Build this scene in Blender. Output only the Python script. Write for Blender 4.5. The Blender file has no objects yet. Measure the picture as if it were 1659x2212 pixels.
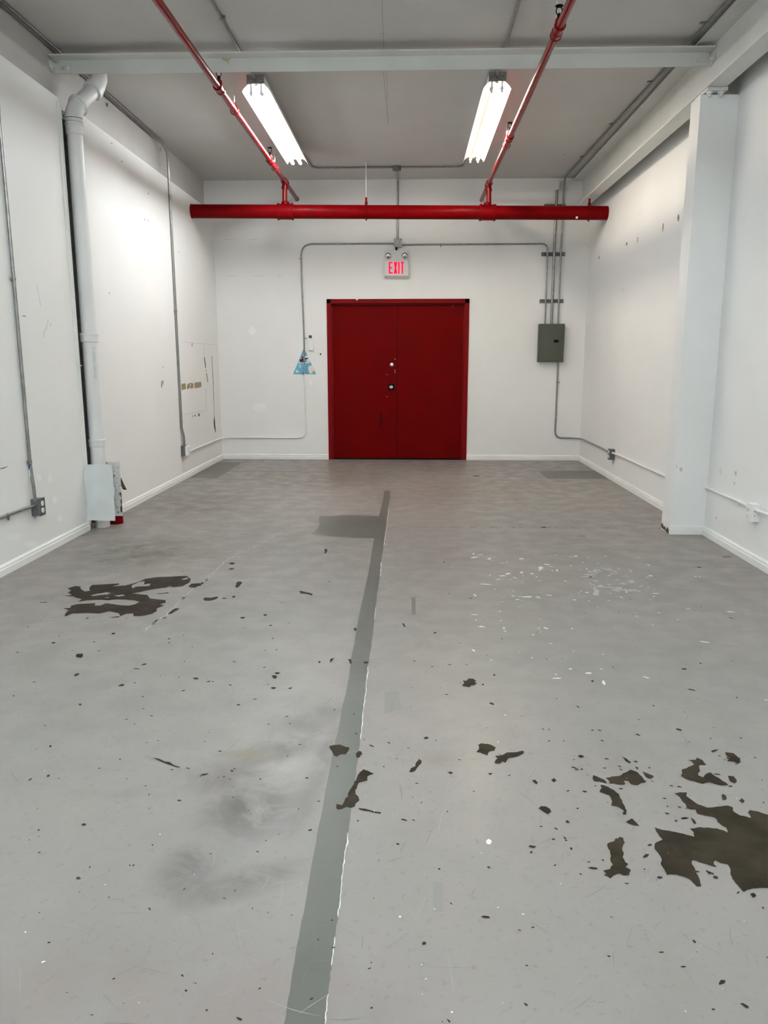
import bpy, bmesh, math, random
from mathutils import Vector, Matrix
random.seed(7)
S = bpy.context.scene
COL = S.collection

# ------------------------------------------------------------------ camera
FPX, CXP, CYP = 1672.0, 829.5, 1106.0
CAMH = 1.3765
PITCH = math.atan2(329.0, FPX)
YAW = math.atan2(55.5, math.hypot(FPX, 329.0))
FW = Vector((-math.sin(YAW)*math.cos(PITCH), math.cos(YAW)*math.cos(PITCH), -math.sin(PITCH)))
RT = Vector((math.cos(YAW), math.sin(YAW), 0))
UP = RT.cross(FW)
cam_d = bpy.data.cameras.new('camera')
cam_d.sensor_fit = 'VERTICAL'; cam_d.sensor_height = 24.0
cam_d.lens = 24.0*FPX/2212.0
cam_d.clip_start = 0.05
cam = bpy.data.objects.new('camera', cam_d); COL.objects.link(cam)
cam.matrix_world = Matrix(((RT.x, UP.x, -FW.x, 0), (RT.y, UP.y, -FW.y, 0), (RT.z, UP.z, -FW.z, CAMH), (0, 0, 0, 1)))
S.camera = cam
EYE = Vector((0, 0, CAMH))
# ------------------------------------------------------------------ world and exposure (closed room: its tubes light it)
w = bpy.data.worlds.new('world'); S.world = w; w.use_nodes = True
w.node_tree.nodes['Background'].inputs[0].default_value = (0.5, 0.55, 0.6, 1)
w.node_tree.nodes['Background'].inputs[1].default_value = 0.05
S.view_settings.view_transform = 'Standard'; S.view_settings.look = 'None'
S.view_settings.gamma = 1.0; S.view_settings.use_curve_mapping = False
S.view_settings.exposure = 1.1
try:
    S.cycles.diffuse_bounces = 5; S.cycles.max_bounces = 10
except Exception:
    pass
TUBE_COOL, TUBE_NEUTRAL, TUBE_WARM, TUBE_OLD = 40.0, 36.0, 50.0, 0.3

# ------------------------------------------------------------------ pixel -> point on a known surface
def ray(px, py): return RT*((px-CXP)/FPX) - UP*((py-CYP)/FPX) + FW
def onp(px, py, ax, val):
    d = ray(px, py); t = (val-EYE[ax])/d[ax]; return EYE + d*t
def onf(px, py, z=0.0): return onp(px, py, 2, z)

XL, XR, YB, ZC = -2.635, 2.367, 10.81, 3.70
XLU, XRU = -2.745, 2.374
YR = -5.0
# ------------------------------------------------------------------ materials
M = {}
def nodes(name):
    m = bpy.data.materials.new(name); m.use_nodes = True; M[name] = m
    nt = m.node_tree; return m, nt, nt.nodes['Principled BSDF']
def N(nt, t, **kw):
    n = nt.nodes.new(t)
    for k, v in kw.items():
        if k in n.inputs: n.inputs[k].default_value = v
        else: setattr(n, k, v)
    return n
def mixc(nt, fac, a, b):
    n = nt.nodes.new('ShaderNodeMix'); n.data_type = 'RGBA'
    for i, x in ((0, fac), (6, a), (7, b)):
        if isinstance(x, bpy.types.NodeSocket): nt.links.new(x, n.inputs[i])
        elif i == 0: n.inputs[0].default_value = x
        else: n.inputs[i].default_value = (*x[:3], 1)
    return n.outputs[2]
def ramp(nt, src, a, b, lo=0.0, hi=1.0):
    n = nt.nodes.new('ShaderNodeMapRange'); n.interpolation_type = 'SMOOTHSTEP'
    nt.links.new(src, n.inputs[0])
    n.inputs[1].default_value = a; n.inputs[2].default_value = b; n.inputs[3].default_value = lo; n.inputs[4].default_value = hi
    return n.outputs[0]
def noise(nt, pos, scale, detail=4, rough=.55, dist=0):
    n = N(nt, 'ShaderNodeTexNoise', Scale=scale, Detail=detail, Roughness=rough, Distortion=dist)
    nt.links.new(pos, n.inputs['Vector']); return n.outputs['Fac']
def paint(name, c, rough=.55, var=.06, scale=2.5, metal=0, bump=.04, bscale=60, spec=.5, speck=None):
    m, nt, b = nodes(name)
    g = N(nt, 'ShaderNodeNewGeometry'); pos = g.outputs['Position']
    f = ramp(nt, noise(nt, pos, scale), .3, .7)
    col = mixc(nt, f, [x*(1-var) for x in c], [min(1, x*(1+var)) for x in c])
    if speck:
        sc, thr, scol = speck
        col = mixc(nt, ramp(nt, noise(nt, pos, sc, 3), thr, thr+.03), col, scol)
    nt.links.new(col, b.inputs['Base Color'])
    b.inputs['Roughness'].default_value = rough; b.inputs['Metallic'].default_value = metal
    b.inputs['Specular IOR Level'].default_value = spec
    if bump:
        bp = N(nt, 'ShaderNodeBump', Strength=bump, Distance=.01)
        nt.links.new(noise(nt, pos, bscale, 3), bp.inputs['Height']); nt.links.new(bp.outputs[0], b.inputs['Normal'])
    return m
def emit(name, c, s, base=(.9, .9, .9)):
    m, nt, b = nodes(name)
    b.inputs['Base Color'].default_value = (*base, 1)
    b.inputs['Specular IOR Level'].default_value = 0.0
    b.inputs['Emission Color'].default_value = (*c, 1); b.inputs['Emission Strength'].default_value = s
    return m
paint('wall_paint', (.80, .80, .785), .6, .025, .9, bump=.06, bscale=45)
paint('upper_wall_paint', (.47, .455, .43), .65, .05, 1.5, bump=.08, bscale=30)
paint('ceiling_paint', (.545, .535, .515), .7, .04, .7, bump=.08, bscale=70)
paint('beam_paint', (.67, .68, .65), .5, .04, 3, bump=.03)
paint('trim_paint', (.80, .80, .78), .45, .03, 3, bump=.02)
paint('pvc', (.74, .75, .74), .38, .03, 4, bump=.01)
paint('door_red', (.112, .0004, .0004), .5, .06, 3, bump=.02, spec=.04)
paint('frame_red', (.165, .002, .003), .45, .06, 3, bump=.02, spec=.08)
paint('sprinkler_red', (.155, .0012, .0025), .34, .1, 8, bump=.02, spec=.05)
paint('branch_red', (.19, .0016, .003), .25, .1, 8, bump=.02, spec=.22)
paint('galvanized', (.29, .29, .28), .34, .15, 25, metal=.8, bump=.02)
paint('box_gray', (.13, .135, .135), .45, .1, 10, metal=.3, bump=.02)
paint('strut_gray', (.14, .14, .13), .5, .15, 30, metal=.4)
paint('panel_green', (.060, .066, .046), .45, .05, 5, bump=.01)
paint('black', (.004, .004, .004), .6, .1, 5, bump=0, spec=.08)
paint('door_smear', (.055, .001, .001), .5, .1, 5, bump=0, spec=.04)
paint('dark_gap', (.03, .03, .03), .8, .1, 5, bump=0)
paint('plastic_white', (.82, .82, .80), .4, .02, 5, bump=0)
paint('sign_white', (.66, .66, .645), .45, .03, 8, bump=0)
paint('screen_gray', (.05, .055, .06), .3, .1, 5, bump=0)
paint('chrome', (.75, .75, .72), .18, .05, 10, metal=1, bump=0)
paint('plate_metal', (.70, .735, .73), .5, .04, 8, bump=.03, speck=(55, .70, (.35, .34, .32)))
paint('plate_speckled', (.62, .63, .62), .5, .06, 8, bump=.05, speck=(48, .60, (.10, .07, .055)))
paint('bare_concrete', (.029, .022, .0145), .6, .3, 9, bump=.15, bscale=50, spec=.06)
paint('stripe_gray', (.096, .098, .087), .38, .06, 3, bump=.10, bscale=22, spec=.35)
paint('patch_gray', (.115, .113, .098), .45, .08, 3, bump=.05, spec=.3)
paint('white_fleck', (.66, .66, .63), .5, .05, 9, bump=0)
paint('rust', (.10, .045, .025), .8, .4, 60, bump=.2)
paint('tape_brown', (.27, .20, .09), .5, .15, 30, bump=.03)
paint('pencil', (.27, .26, .25), .8, .1, 5, bump=0)
paint('scuff', (.52, .52, .51), .7, .08, 10, bump=0)
paint('scuff_pale', (.40, .40, .385), .55, .1, 30, bump=0)
paint('patch_white', (.85, .855, .85), .55, .02, 6, bump=.02)
paint('stain_yellow', (.47, .42, .28), .7, .15, 15, bump=0)
paint('decal_blue', (.135, .38, .50), .4, .08, 8, bump=.01)
paint('decal_pale', (.62, .74, .77), .45, .05, 8, bump=0)
paint('decal_maroon', (.12, .012, .016), .45, .1, 8, bump=0)
paint('decal_beige', (.74, .68, .60), .6, .05, 8, bump=0)
paint('reflector_white', (.88, .88, .86), .35, .02, 5, bump=0)
paint('hanger_white', (.72, .72, .70), .5, .05, 6, bump=0)
paint('label_blue', (.03, .05, .22), .4, .05, 8, bump=0)
emit('tube_cool', (.86, .96, 1.0), TUBE_COOL)
emit('tube_neutral', (.95, .98, 1.0), TUBE_NEUTRAL)
emit('tube_warm', (1.0, .88, .70), TUBE_WARM)
emit('tube_old', (1.0, .78, .42), TUBE_OLD)
emit('exit_red', (1.0, .004, .035), .8, (.3, .002, .01))

def floor_material():
    m, nt, b = nodes('floor_paint')
    pos = N(nt, 'ShaderNodeNewGeometry').outputs['Position']
    c = mixc(nt, ramp(nt, noise(nt, pos, .55, 3), .35, .65), (0.201, 0.189, 0.177), (0.225, 0.202, 0.190))
    c = mixc(nt, ramp(nt, noise(nt, pos, 2.2, 6, .62, .6), .48, .80, 0, .38), c, (0.171, 0.156, 0.139))
    # walked-in dirt and worn places: centre px, half widths m, turn, colour, amount
    for (px, py, rx, ry, rot, colr, amt) in (
            (300, 1195, .62, .62, 0, (0.090, 0.083, 0.058), .85), (430, 1090, .8, .9, 0, (0.115, 0.102, 0.078), .7),
            (690, 1030, 1.1, 1.2, 0, (0.134, 0.106, 0.084), .75), (1000, 1060, 1.1, 1.0, 0, (0.158, 0.124, 0.097), .6),
            (130, 1290, .30, .16, 0, (0.158, 0.139, 0.111), .7), (270, 1345, .40, .12, .3, (0.168, 0.149, 0.123), .6),
            (545, 1745, .20, .22, .2, (0.087, 0.078, 0.070), .95), (620, 1600, .12, .42, -.45, (0.099, 0.090, 0.082), .85),
            (400, 1880, .10, .13, 0, (0.084, 0.075, 0.067), .9), (520, 1910, .22, .07, .5, (0.095, 0.084, 0.075), .8),
            (540, 1630, .13, .05, 0, (0.162, 0.142, 0.094), .9), (700, 1640, .05, .5, -.1, (0.099, 0.092, 0.084), .6),
            (480, 1680, .2, .12, 0, (0.110, 0.099, 0.089), .7), (520, 2160, .5, .22, 0, (0.201, 0.158, 0.146), .6),
            (150, 2140, .35, .15, 0, (0.208, 0.167, 0.146), .5), (260, 1715, .2, .05, .1, (0.168, 0.155, 0.146), .6),
            (1150, 1750, .5, .3, 0, (0.208, 0.189, 0.175), .4), (940, 1640, .18, .08, 0, (0.181, 0.162, 0.132), .6),
            (1320, 1640, .25, .15, 0, (0.181, 0.164, 0.146), .5)):
        p = onf(px, py)
        mp = N(nt, 'ShaderNodeMapping', vector_type='TEXTURE')
        mp.inputs['Location'].default_value = p; mp.inputs['Rotation'].default_value = (0, 0, rot)
        mp.inputs['Scale'].default_value = (rx, ry, 1)
        nt.links.new(pos, mp.inputs['Vector'])
        ln = N(nt, 'ShaderNodeVectorMath', operation='LENGTH'); nt.links.new(mp.outputs[0], ln.inputs[0])
        f = ramp(nt, ln.outputs['Value'], 1.2, .15)
        k = N(nt, 'ShaderNodeMath', operation='MULTIPLY'); nt.links.new(f, k.inputs[0])
        nt.links.new(ramp(nt, noise(nt, pos, 5.5, 6, .65, .8), .33, .62, .15*amt, amt), k.inputs[1])
        c = mixc(nt, k.outputs[0], c, colr)
    # fine mottling, drag marks
    c = mixc(nt, ramp(nt, noise(nt, pos, 42, 5, .7), .55, .74, 0, .62), c, (0.134, 0.121, 0.109))
    mp = N(nt, 'ShaderNodeMapping'); mp.inputs['Scale'].default_value = (38, 3, 1); mp.inputs['Rotation'].default_value = (0, 0, .9)
    nt.links.new(pos, mp.inputs['Vector'])
    c = mixc(nt, ramp(nt, noise(nt, mp.outputs[0], 1, 4, .6), .68, .80, 0, .2), c, (0.151, 0.137, 0.123))
    mp = N(nt, 'ShaderNodeMapping'); mp.inputs['Scale'].default_value = (4, 44, 1); mp.inputs['Rotation'].default_value = (0, 0, .25)
    nt.links.new(pos, mp.inputs['Vector'])
    c = mixc(nt, ramp(nt, noise(nt, mp.outputs[0], 1, 4, .6), .70, .80, 0, .35), c, (0.269, 0.248, 0.228))
    nt.links.new(c, b.inputs['Base Color']); b.inputs['Specular IOR Level'].default_value = .38
    nt.links.new(ramp(nt, noise(nt, pos, 6, 5), .3, .7, .34, .52), b.inputs['Roughness'])
    bp = N(nt, 'ShaderNodeBump', Strength=.10, Distance=.004)
    nt.links.new(noise(nt, pos, 28, 6, .6), bp.inputs['Height']); nt.links.new(bp.outputs[0], b.inputs['Normal'])
floor_material()

# ------------------------------------------------------------------ mesh helpers
LOC = {}
def tag(o, label=None, cat=None, group=None, kind=None):
    for k, v in (('label', label), ('category', cat), ('group', group), ('kind', kind)):
        if v: o[k] = v
    return o
def thing(name, loc, label, cat, group=None):
    o = bpy.data.objects.new(name, None); COL.objects.link(o); o.location = loc
    o.empty_display_size = .1
    LOC[o] = Vector(loc); return tag(o, label, cat, group)
class MB:
    def __init__(s): s.v = []; s.f = []; s.sm = []
    def add(s, vs, fs, smooth=False):
        k = len(s.v); s.v += [Vector(p) for p in vs]
        s.f += [[i+k for i in f] for f in fs]; s.sm += [smooth]*len(fs); return s
    def box(s, x0, x1, y0, y1, z0, z1):
        return s.add([(x, y, z) for z in (z0, z1) for y in (y0, y1) for x in (x0, x1)],
                     [(0, 2, 3, 1), (4, 5, 7, 6), (0, 1, 5, 4), (2, 6, 7, 3), (0, 4, 6, 2), (1, 3, 7, 5)])
    def prism(s, poly, vec, smooth=False):
        vec = Vector(vec); n = len(poly); a = [Vector(p) for p in poly]; b = [p+vec for p in a]
        return s.add(a+b, [list(range(n))[::-1], list(range(n, 2*n))] + [(i, (i+1) % n, (i+1) % n+n, i+n) for i in range(n)], smooth)
    def poly(s, pts): return s.add(pts, [list(range(len(pts)))])
    def tube(s, pts, r, n=12, closed=False):
        pts = [Vector(p) for p in pts]; m = len(pts); rings = []
        t0 = (pts[1]-pts[0]).normalized()
        u = t0.orthogonal().normalized()
        for i, p in enumerate(pts):
            if closed: t = (pts[(i+1) % m]-pts[i-1]).normalized()
            else: t = (pts[min(i+1, m-1)]-pts[max(i-1, 0)]).normalized()
            u = (u - t*u.dot(t)).normalized(); v = t.cross(u)
            rr = r[i] if isinstance(r, (list, tuple)) else r
            rings.append([p+(u*math.cos(a)+v*math.sin(a))*rr for a in [2*math.pi*k/n for k in range(n)]])
        vs = [q for R in rings for q in R]; fs = []
        for i in range(m if closed else m-1):
            j = (i+1) % m
            for k in range(n): fs.append((i*n+k, i*n+(k+1) % n, j*n+(k+1) % n, j*n+k))
        s.add(vs, fs, True)
        if not closed:
            s.add(rings[0], [list(range(n))[::-1]]); s.add(rings[-1], [list(range(n))])
        return s
    def lathe(s, c, ax, prof, n=20, sharp=True):
        # prof: (distance along axis, radius)
        c = Vector(c); ax = Vector(ax).normalized(); u = ax.orthogonal().normalized(); v = ax.cross(u)
        rings = [[c+ax*t+(u*math.cos(2*math.pi*k/n)+v*math.sin(2*math.pi*k/n))*r for k in range(n)] for t, r in prof]
        for i in range(len(prof)-1):   # separate rings keep profile corners crisp
            s.add(rings[i]+rings[i+1], [(k, (k+1) % n, (k+1) % n+n, k+n) for k in range(n)], True)
        s.add(rings[0], [list(range(n))[::-1]]); s.add(rings[-1], [list(range(n))])
        return s
    def build(s, name, mat, parent=None, bevel=0, origin=None):
        if parent is not None: o0 = LOC[parent]
        elif origin is not None: o0 = Vector(origin)
        else:
            mn = [min(p[i] for p in s.v) for i in range(3)]; mx = [max(p[i] for p in s.v) for i in range(3)]
            o0 = Vector(((mn[0]+mx[0])/2, (mn[1]+mx[1])/2, mn[2]))
        me = bpy.data.meshes.new(name); me.from_pydata([p-o0 for p in s.v], [], s.f)
        me.polygons.foreach_set('use_smooth', s.sm)
        if bevel:
            bm = bmesh.new(); bm.from_mesh(me)
            bmesh.ops.bevel(bm, geom=bm.edges[:], offset=bevel, segments=2, affect='EDGES', profile=.7)
            bm.to_mesh(me); bm.free()
        me.materials.append(M[mat]); me.update()
        o = bpy.data.objects.new(name, me); COL.objects.link(o)
        if parent is not None: o.parent = parent
        else: o.location = o0
        LOC[o] = o0; return o
def fillet(pts, rad, n=7):
    pts = [Vector(p) for p in pts]; out = [pts[0]]
    for i in range(1, len(pts)-1):
        a, b, c = pts[i-1], pts[i], pts[i+1]
        d0 = (a-b); d1 = (c-b); r = min(rad, d0.length*.45, d1.length*.45)
        p0 = b+d0.normalized()*r; p1 = b+d1.normalized()*r
        for k in range(n+1):
            t = k/n; out.append(p0*(1-t)**2+b*2*t*(1-t)+p1*t*t)
    out.append(pts[-1]); return out
def jag(pts, amp=.10, lev=2, rnd=random):
    for _ in range(lev):
        out = []
        for i, p in enumerate(pts):
            q = pts[(i+1) % len(pts)]; d = q-p; n = Vector((-d.y, d.x, 0))
            out += [p, (p+q)/2+n*rnd.uniform(-amp, amp)]
        pts = out
    return pts

# ------------------------------------------------------------------ the room
def struct(o, label=None): return tag(o, label, None, None, 'structure')
floor = struct(MB().box(-3.0, 2.8, YR, 11.0, -.1, 0).build('floor', 'floor_paint', origin=(0, 0, 0)), 'worn grey painted concrete floor with chipped patches')
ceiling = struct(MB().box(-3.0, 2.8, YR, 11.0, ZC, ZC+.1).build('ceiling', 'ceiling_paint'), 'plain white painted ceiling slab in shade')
SLOT0, SLOT1 = 6.19, 6.52
wl = MB()
wl.box(-2.95, XL, YR, SLOT0, 0, 3.295).box(-2.95, XL, SLOT1, YB, 0, 3.30).box(-3.0, -2.84, SLOT0, SLOT1, 0, 3.3)
wall_left = struct(wl.build('wall_left', 'wall_paint', origin=(XL, 3, 0)), 'white drywall on the left with a slot behind the drain pipe')
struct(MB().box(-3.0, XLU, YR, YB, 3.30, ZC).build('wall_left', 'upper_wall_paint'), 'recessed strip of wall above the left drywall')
wall_right = struct(MB().box(XR, 2.8, YR, YB, 0, 3.262).build('wall_right', 'wall_paint', origin=(XR, 3, 0)), 'white drywall on the right with scuffs and small holes')
struct(MB().box(XRU, 2.8, YR, YB, 3.262, ZC).build('wall_right', 'wall_paint'), 'recessed strip of wall behind the right steel beam')
DX0, DX1, DZ = -1.13, .80, 2.182
wall_back = struct(MB().box(-3.0, DX0+.04, YB, 11.0, 0, ZC).box(DX1-.04, 2.8, YB, 11.0, 0, ZC).box(DX0+.04, DX1-.04, YB, 11.0, DZ-.04, ZC)
                   .build('wall_back', 'wall_paint', origin=(0, YB, 0)), 'white end wall around the red double door')
struct(MB().box(-3.0, 2.8, YR-.2, YR, 0, ZC).build('wall_front', 'wall_paint'), 'plain white wall at the near end of the room')
MB().box(-2.84, -2.652, SLOT0+.02, SLOT0+.05, 0, 3.26).box(-2.74, -2.73, SLOT0+.05, SLOT1-.05, 0, 3.26).box(-2.84, -2.652, SLOT1-.05, SLOT1-.02, 0, 3.26).build('added_slot_column', 'strut_gray', wall_left)  # dark grey column added inside the lit slot so it reads as shaded
# baseboards
BP = [(0, 0), (.017, 0), (.017, .043), (.010, .046), (.010, .053), (.0135, .057), (.009, .067), (.004, .070), (0, .072)]
def baseboard(name, p0, p1, nrm, label):
    p0, p1, nrm = Vector(p0), Vector(p1), Vector(nrm)
    struct(MB().prism([p0+nrm*a+Vector((0, 0, z)) for a, z in BP], p1-p0).build(name, 'trim_paint'), label)
baseboard('baseboard_left', (XL, YR, 0), (XL, SLOT0-.05, 0), (1, 0, 0), 'white moulded baseboard on the near left wall')
baseboard('baseboard_left', (XL, SLOT1+.12, 0), (XL, YB, 0), (1, 0, 0), 'white moulded baseboard on the far left wall')
baseboard('baseboard_back', (XL+.014, YB, 0), (DX0, YB, 0), (0, -1, 0), 'white baseboard left of the red door')
baseboard('baseboard_back', (DX1, YB, 0), (XR-.014, YB, 0), (0, -1, 0), 'white baseboard right of the red door')
CX0, CY0, CY1, CZ1 = 2.093, 6.148, 6.345, 3.288
baseboard('baseboard_right', (XR, YR, 0), (XR, CY0-.014, 0), (-1, 0, 0), 'white moulded baseboard on the near right wall')
baseboard('baseboard_right', (CX0, CY0, 0), (XR, CY0, 0), (0, -1, 0), 'short white baseboard across the column front')
baseboard('baseboard_right', (XR, CY1, 0), (XR, YB-.014, 0), (-1, 0, 0), 'white moulded baseboard on the far right wall')
tr = MB().box(XL, XL+.008, SLOT0-.05, SLOT0, .05, 3.26).box(XL+.008, XL+.014, SLOT0-.016, SLOT0, .36, 3.24)
struct(tr.build('trim_1', 'trim_paint'), 'white edge bead ending the near left drywall')

# ------------------------------------------------------------------ red double door
door = struct(MB().box(DX0, DX0+.058, YB-.012, YB+.10, 0, DZ).box(DX1-.058, DX1, YB-.012, YB+.10, 0, DZ)
              .box(DX0, DX1, YB-.012, YB+.10, DZ-.058, DZ).build('door_1', 'frame_red', origin=(-.165, YB, 0), bevel=.003), 'dark red steel double door in a red frame below the exit sign')
MB().box(DX0+.058, DX0+.075, YB+.028, YB+.06, 0, DZ-.058).box(DX1-.075, DX1-.058, YB+.028, YB+.06, 0, DZ-.058).box(DX0+.058, DX1-.058, YB+.028, YB+.06, DZ-.075, DZ-.058).build('door_stop', 'frame_red', door)
SEAM = -.172
lf = MB().box(DX0+.062, SEAM-.003, YB+.055, YB+.098, .012, DZ-.062).build('door_leaf', 'door_red', door, .002)
rf = MB().box(SEAM+.003, DX1-.062, YB+.055, YB+.098, .012, DZ-.062).build('door_leaf', 'door_red', door, .002)
MB().box(SEAM-.006, SEAM+.006, YB+.0535, YB+.0555, .02, DZ-.066).build('seam_gap', 'door_smear', rf)
MB().box(DX0+.05, DX1-.05, YB-.005, YB+.10, 0, .008).build('threshold', 'black', door)
k = onp(845.8, 836, 1, YB+.055)
pl = MB(); n = 24; ry = .045
rr = []
for i in range(4):
    cxx, czz = ((1, 1), (-1, 1), (-1, -1), (1, -1))[i]
    for a in range(5):
        t = math.radians(90*i+22.5*a); rr.append((k.x+cxx*.026+.018*math.cos(t), YB+.055, k.z+czz*.028+.018*math.sin(t)))
pl.prism(rr, (0, -.006, 0))
kp = tag(pl.build('knob_plate', 'black', lf), 'black square plate behind the knob')
MB().lathe((k.x-.004, YB+.049, k.z), (0, -1, 0), [(0, .014), (.02, .012), (.022, .02), (.035, .026), (.05, .024), (.058, .012)], 20).build('door_knob', 'chrome', lf)
d = onp(846.2, 788, 1, YB+.055)
MB().lathe((d.x, YB+.055, d.z), (0, -1, 0), [(0, .031), (.008, .030), (.016, .022), (.02, .012)], 20).build('deadbolt', 'chrome', lf)
def wallmark(parent, mat, pts, ax, val, name, dy=.0012):
    out = [onp(x, y, ax, val) for x, y in pts]
    nrm = {1: Vector((0, -1, 0)), 0: Vector((1 if val < 0 else -1, 0, 0)), 2: Vector((0, 0, -1))}[ax]
    return MB().poly([p+nrm*dy for p in out]).build(name, mat, parent)
def ell(cx, cy, rx, ry, n=9, seed=0):
    r = random.Random(seed+int(cx*7+cy)); return [(cx+rx*math.cos(2*math.pi*i/n)*r.uniform(.8, 1.15), cy+ry*math.sin(2*math.pi*i/n)*r.uniform(.8, 1.15)) for i in range(n)]
for x, y, r in ((853.5, 776, 1.2), (853, 800, 1.2), (853.3, 804.6, 1.2), (836, 809, .9), (836, 857, .9), (978, 661, 1.0)):
    wallmark(rf if x > 857 else lf, 'scuff', ell(x, y, r, r, 6), 1, YB+.054, 'paint_nick')
wallmark(lf, 'door_smear', [(821, 890), (824, 889), (827, 903), (824, 921), (819, 921), (820, 908)], 1, YB+.0545, 'dark_smear')
wallmark(door, 'wall_paint', [(769, 645.5), (774, 645.5), (771.5, 649), (770, 649)], 1, YB-.0125, 'frame_chip')

# ------------------------------------------------------------------ steel: cross beam, side beam, column
BY0, BYW = 6.30, 6.40
zt = onp(829, 110.5, 1, BY0).z; zb = onp(829, 151.5, 1, BYW).z
beam = thing('cross_beam', (-.25, BYW, zb), 'white steel beam crossing the room just under the ceiling', 'beam')
MB().box(-2.735, 2.228, BY0, 2*BYW-BY0-.04, zt, zt+.011).build('flange', 'beam_paint', beam)
MB().box(-2.70, 2.22, BYW, BYW+.008, zb, zt).build('web', 'beam_paint', beam)
for sx, x0, x1, xw, dirn in ((0, -2.70, -2.60, XLU, 1), (1, 2.09, 2.205, 2.238, -1)):
    c = MB().box(x0, x1, BYW-.009, BYW, zb+.004, zt-.022)
    if dirn == 1: c.prism([(XLU+.002, BYW, zb-.002), (XLU+.002, BYW-.085, zb+.02), (XLU+.002, BYW-.085, zt-.03), (XLU+.002, BYW, zt-.022)], (.009, 0, 0)).box(XLU+.002, x0, BYW-.009, BYW, zb+.0, zt-.022)
    else: c.prism([(xw-.002, BYW, zb-.004), (xw-.002, BYW-.085, zb+.02), (xw-.002, BYW-.085, zt-.03), (xw-.002, BYW, zt-.022)], (-.009, 0, 0)).box(x1, xw, BYW-.009, BYW, zb, zt-.022)
    ca = c.build('clip_angle', 'beam_paint', beam)
    zc = (zb+zt-.018)/2
    for q in (0.035, .075):
        bx = (x0+q-.01) if dirn == 1 else (x1-q+.01)
        MB().lathe((bx, BYW-.009, zc), (0, -1, 0), [(0, .016), (.006, .016), (.007, .0135), (.018, .0135)], 6).build('bolt', 'beam_paint', ca)
    xx = XLU+.011 if dirn == 1 else xw-.011
    MB().lathe((xx, BYW-.045, zc), (dirn, 0, 0), [(0, .016), (.006, .016), (.007, .0135), (.018, .0135)], 6).build('bolt', 'beam_paint', ca)
wallmark(beam, 'stain_yellow', [(480, 124), (499, 123), (498, 129), (493, 131), (495, 139), (489, 133), (479, 128)], 1, BYW, 'rust_chip')
sb = thing('side_beam', (2.18, 5, 3.29), 'long white steel beam along the right wall resting on the column', 'beam')
MB().box(2.112, 2.252, YR, YB-.002, 3.292, 3.306).build('bottom_flange', 'beam_paint', sb)
MB().box(2.112, 2.252, YR, YB-.002, 3.664, 3.678).build('top_flange', 'beam_paint', sb)
MB().box(2.240, 2.252, YR, YB-.002, 3.306, 3.664).build('web', 'beam_paint', sb)
col = thing('boxed_column', (2.23, 6.25, 0), 'white boxed column against the right wall with a chipped base', 'column')
MB().box(CX0, XR, CY0, CY1, 0, CZ1-.03).build('casing', 'wall_paint', col, .002)
cp = MB().box(2.118, 2.262, CY0-.06, CY1, 3.268, 3.291).build('cap_plate', 'beam_paint', col)
for bx in (2.145, 2.225):
    MB().lathe((bx, CY0-.028, 3.268), (0, 0, -1), [(0, .022), (.016, .022), (.017, .012), (.034, .012)], 6).build('bolt', 'beam_paint', cp)
def jagw(ax, val, pts, parent, mat, name, dy=.0015):
    return wallmark(parent, mat, pts, ax, val, name, dy)
jagw(1, CY0, [(1429.5+17, 1150), (1446, 1147), (1449, 1145), (1447.5, 1153)], col, 'rust', 'chipped_base')
rp = [(CX0-.0015, y, z) for y, z in ((6.345, .02), (6.345, .055), (6.32, .04), (6.31, .06), (6.28, .03), (6.25, .045), (6.22, .02), (6.19, .05), (6.155, .035), (6.15, .0), (6.2, .002), (6.25, .012), (6.3, .01))]
MB().poly(rp).build('chipped_base', 'rust', col)
wallmark(col, 'scuff', [(1467, 1012), (1473, 1009), (1474, 1017), (1470, 1019)], 1, CY0, 'scuff')
wallmark(col, 'pencil', [(1461, 1004), (1461.8, 1004), (1462, 1011), (1461.2, 1011)], 1, CY0, 'scuff')

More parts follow.
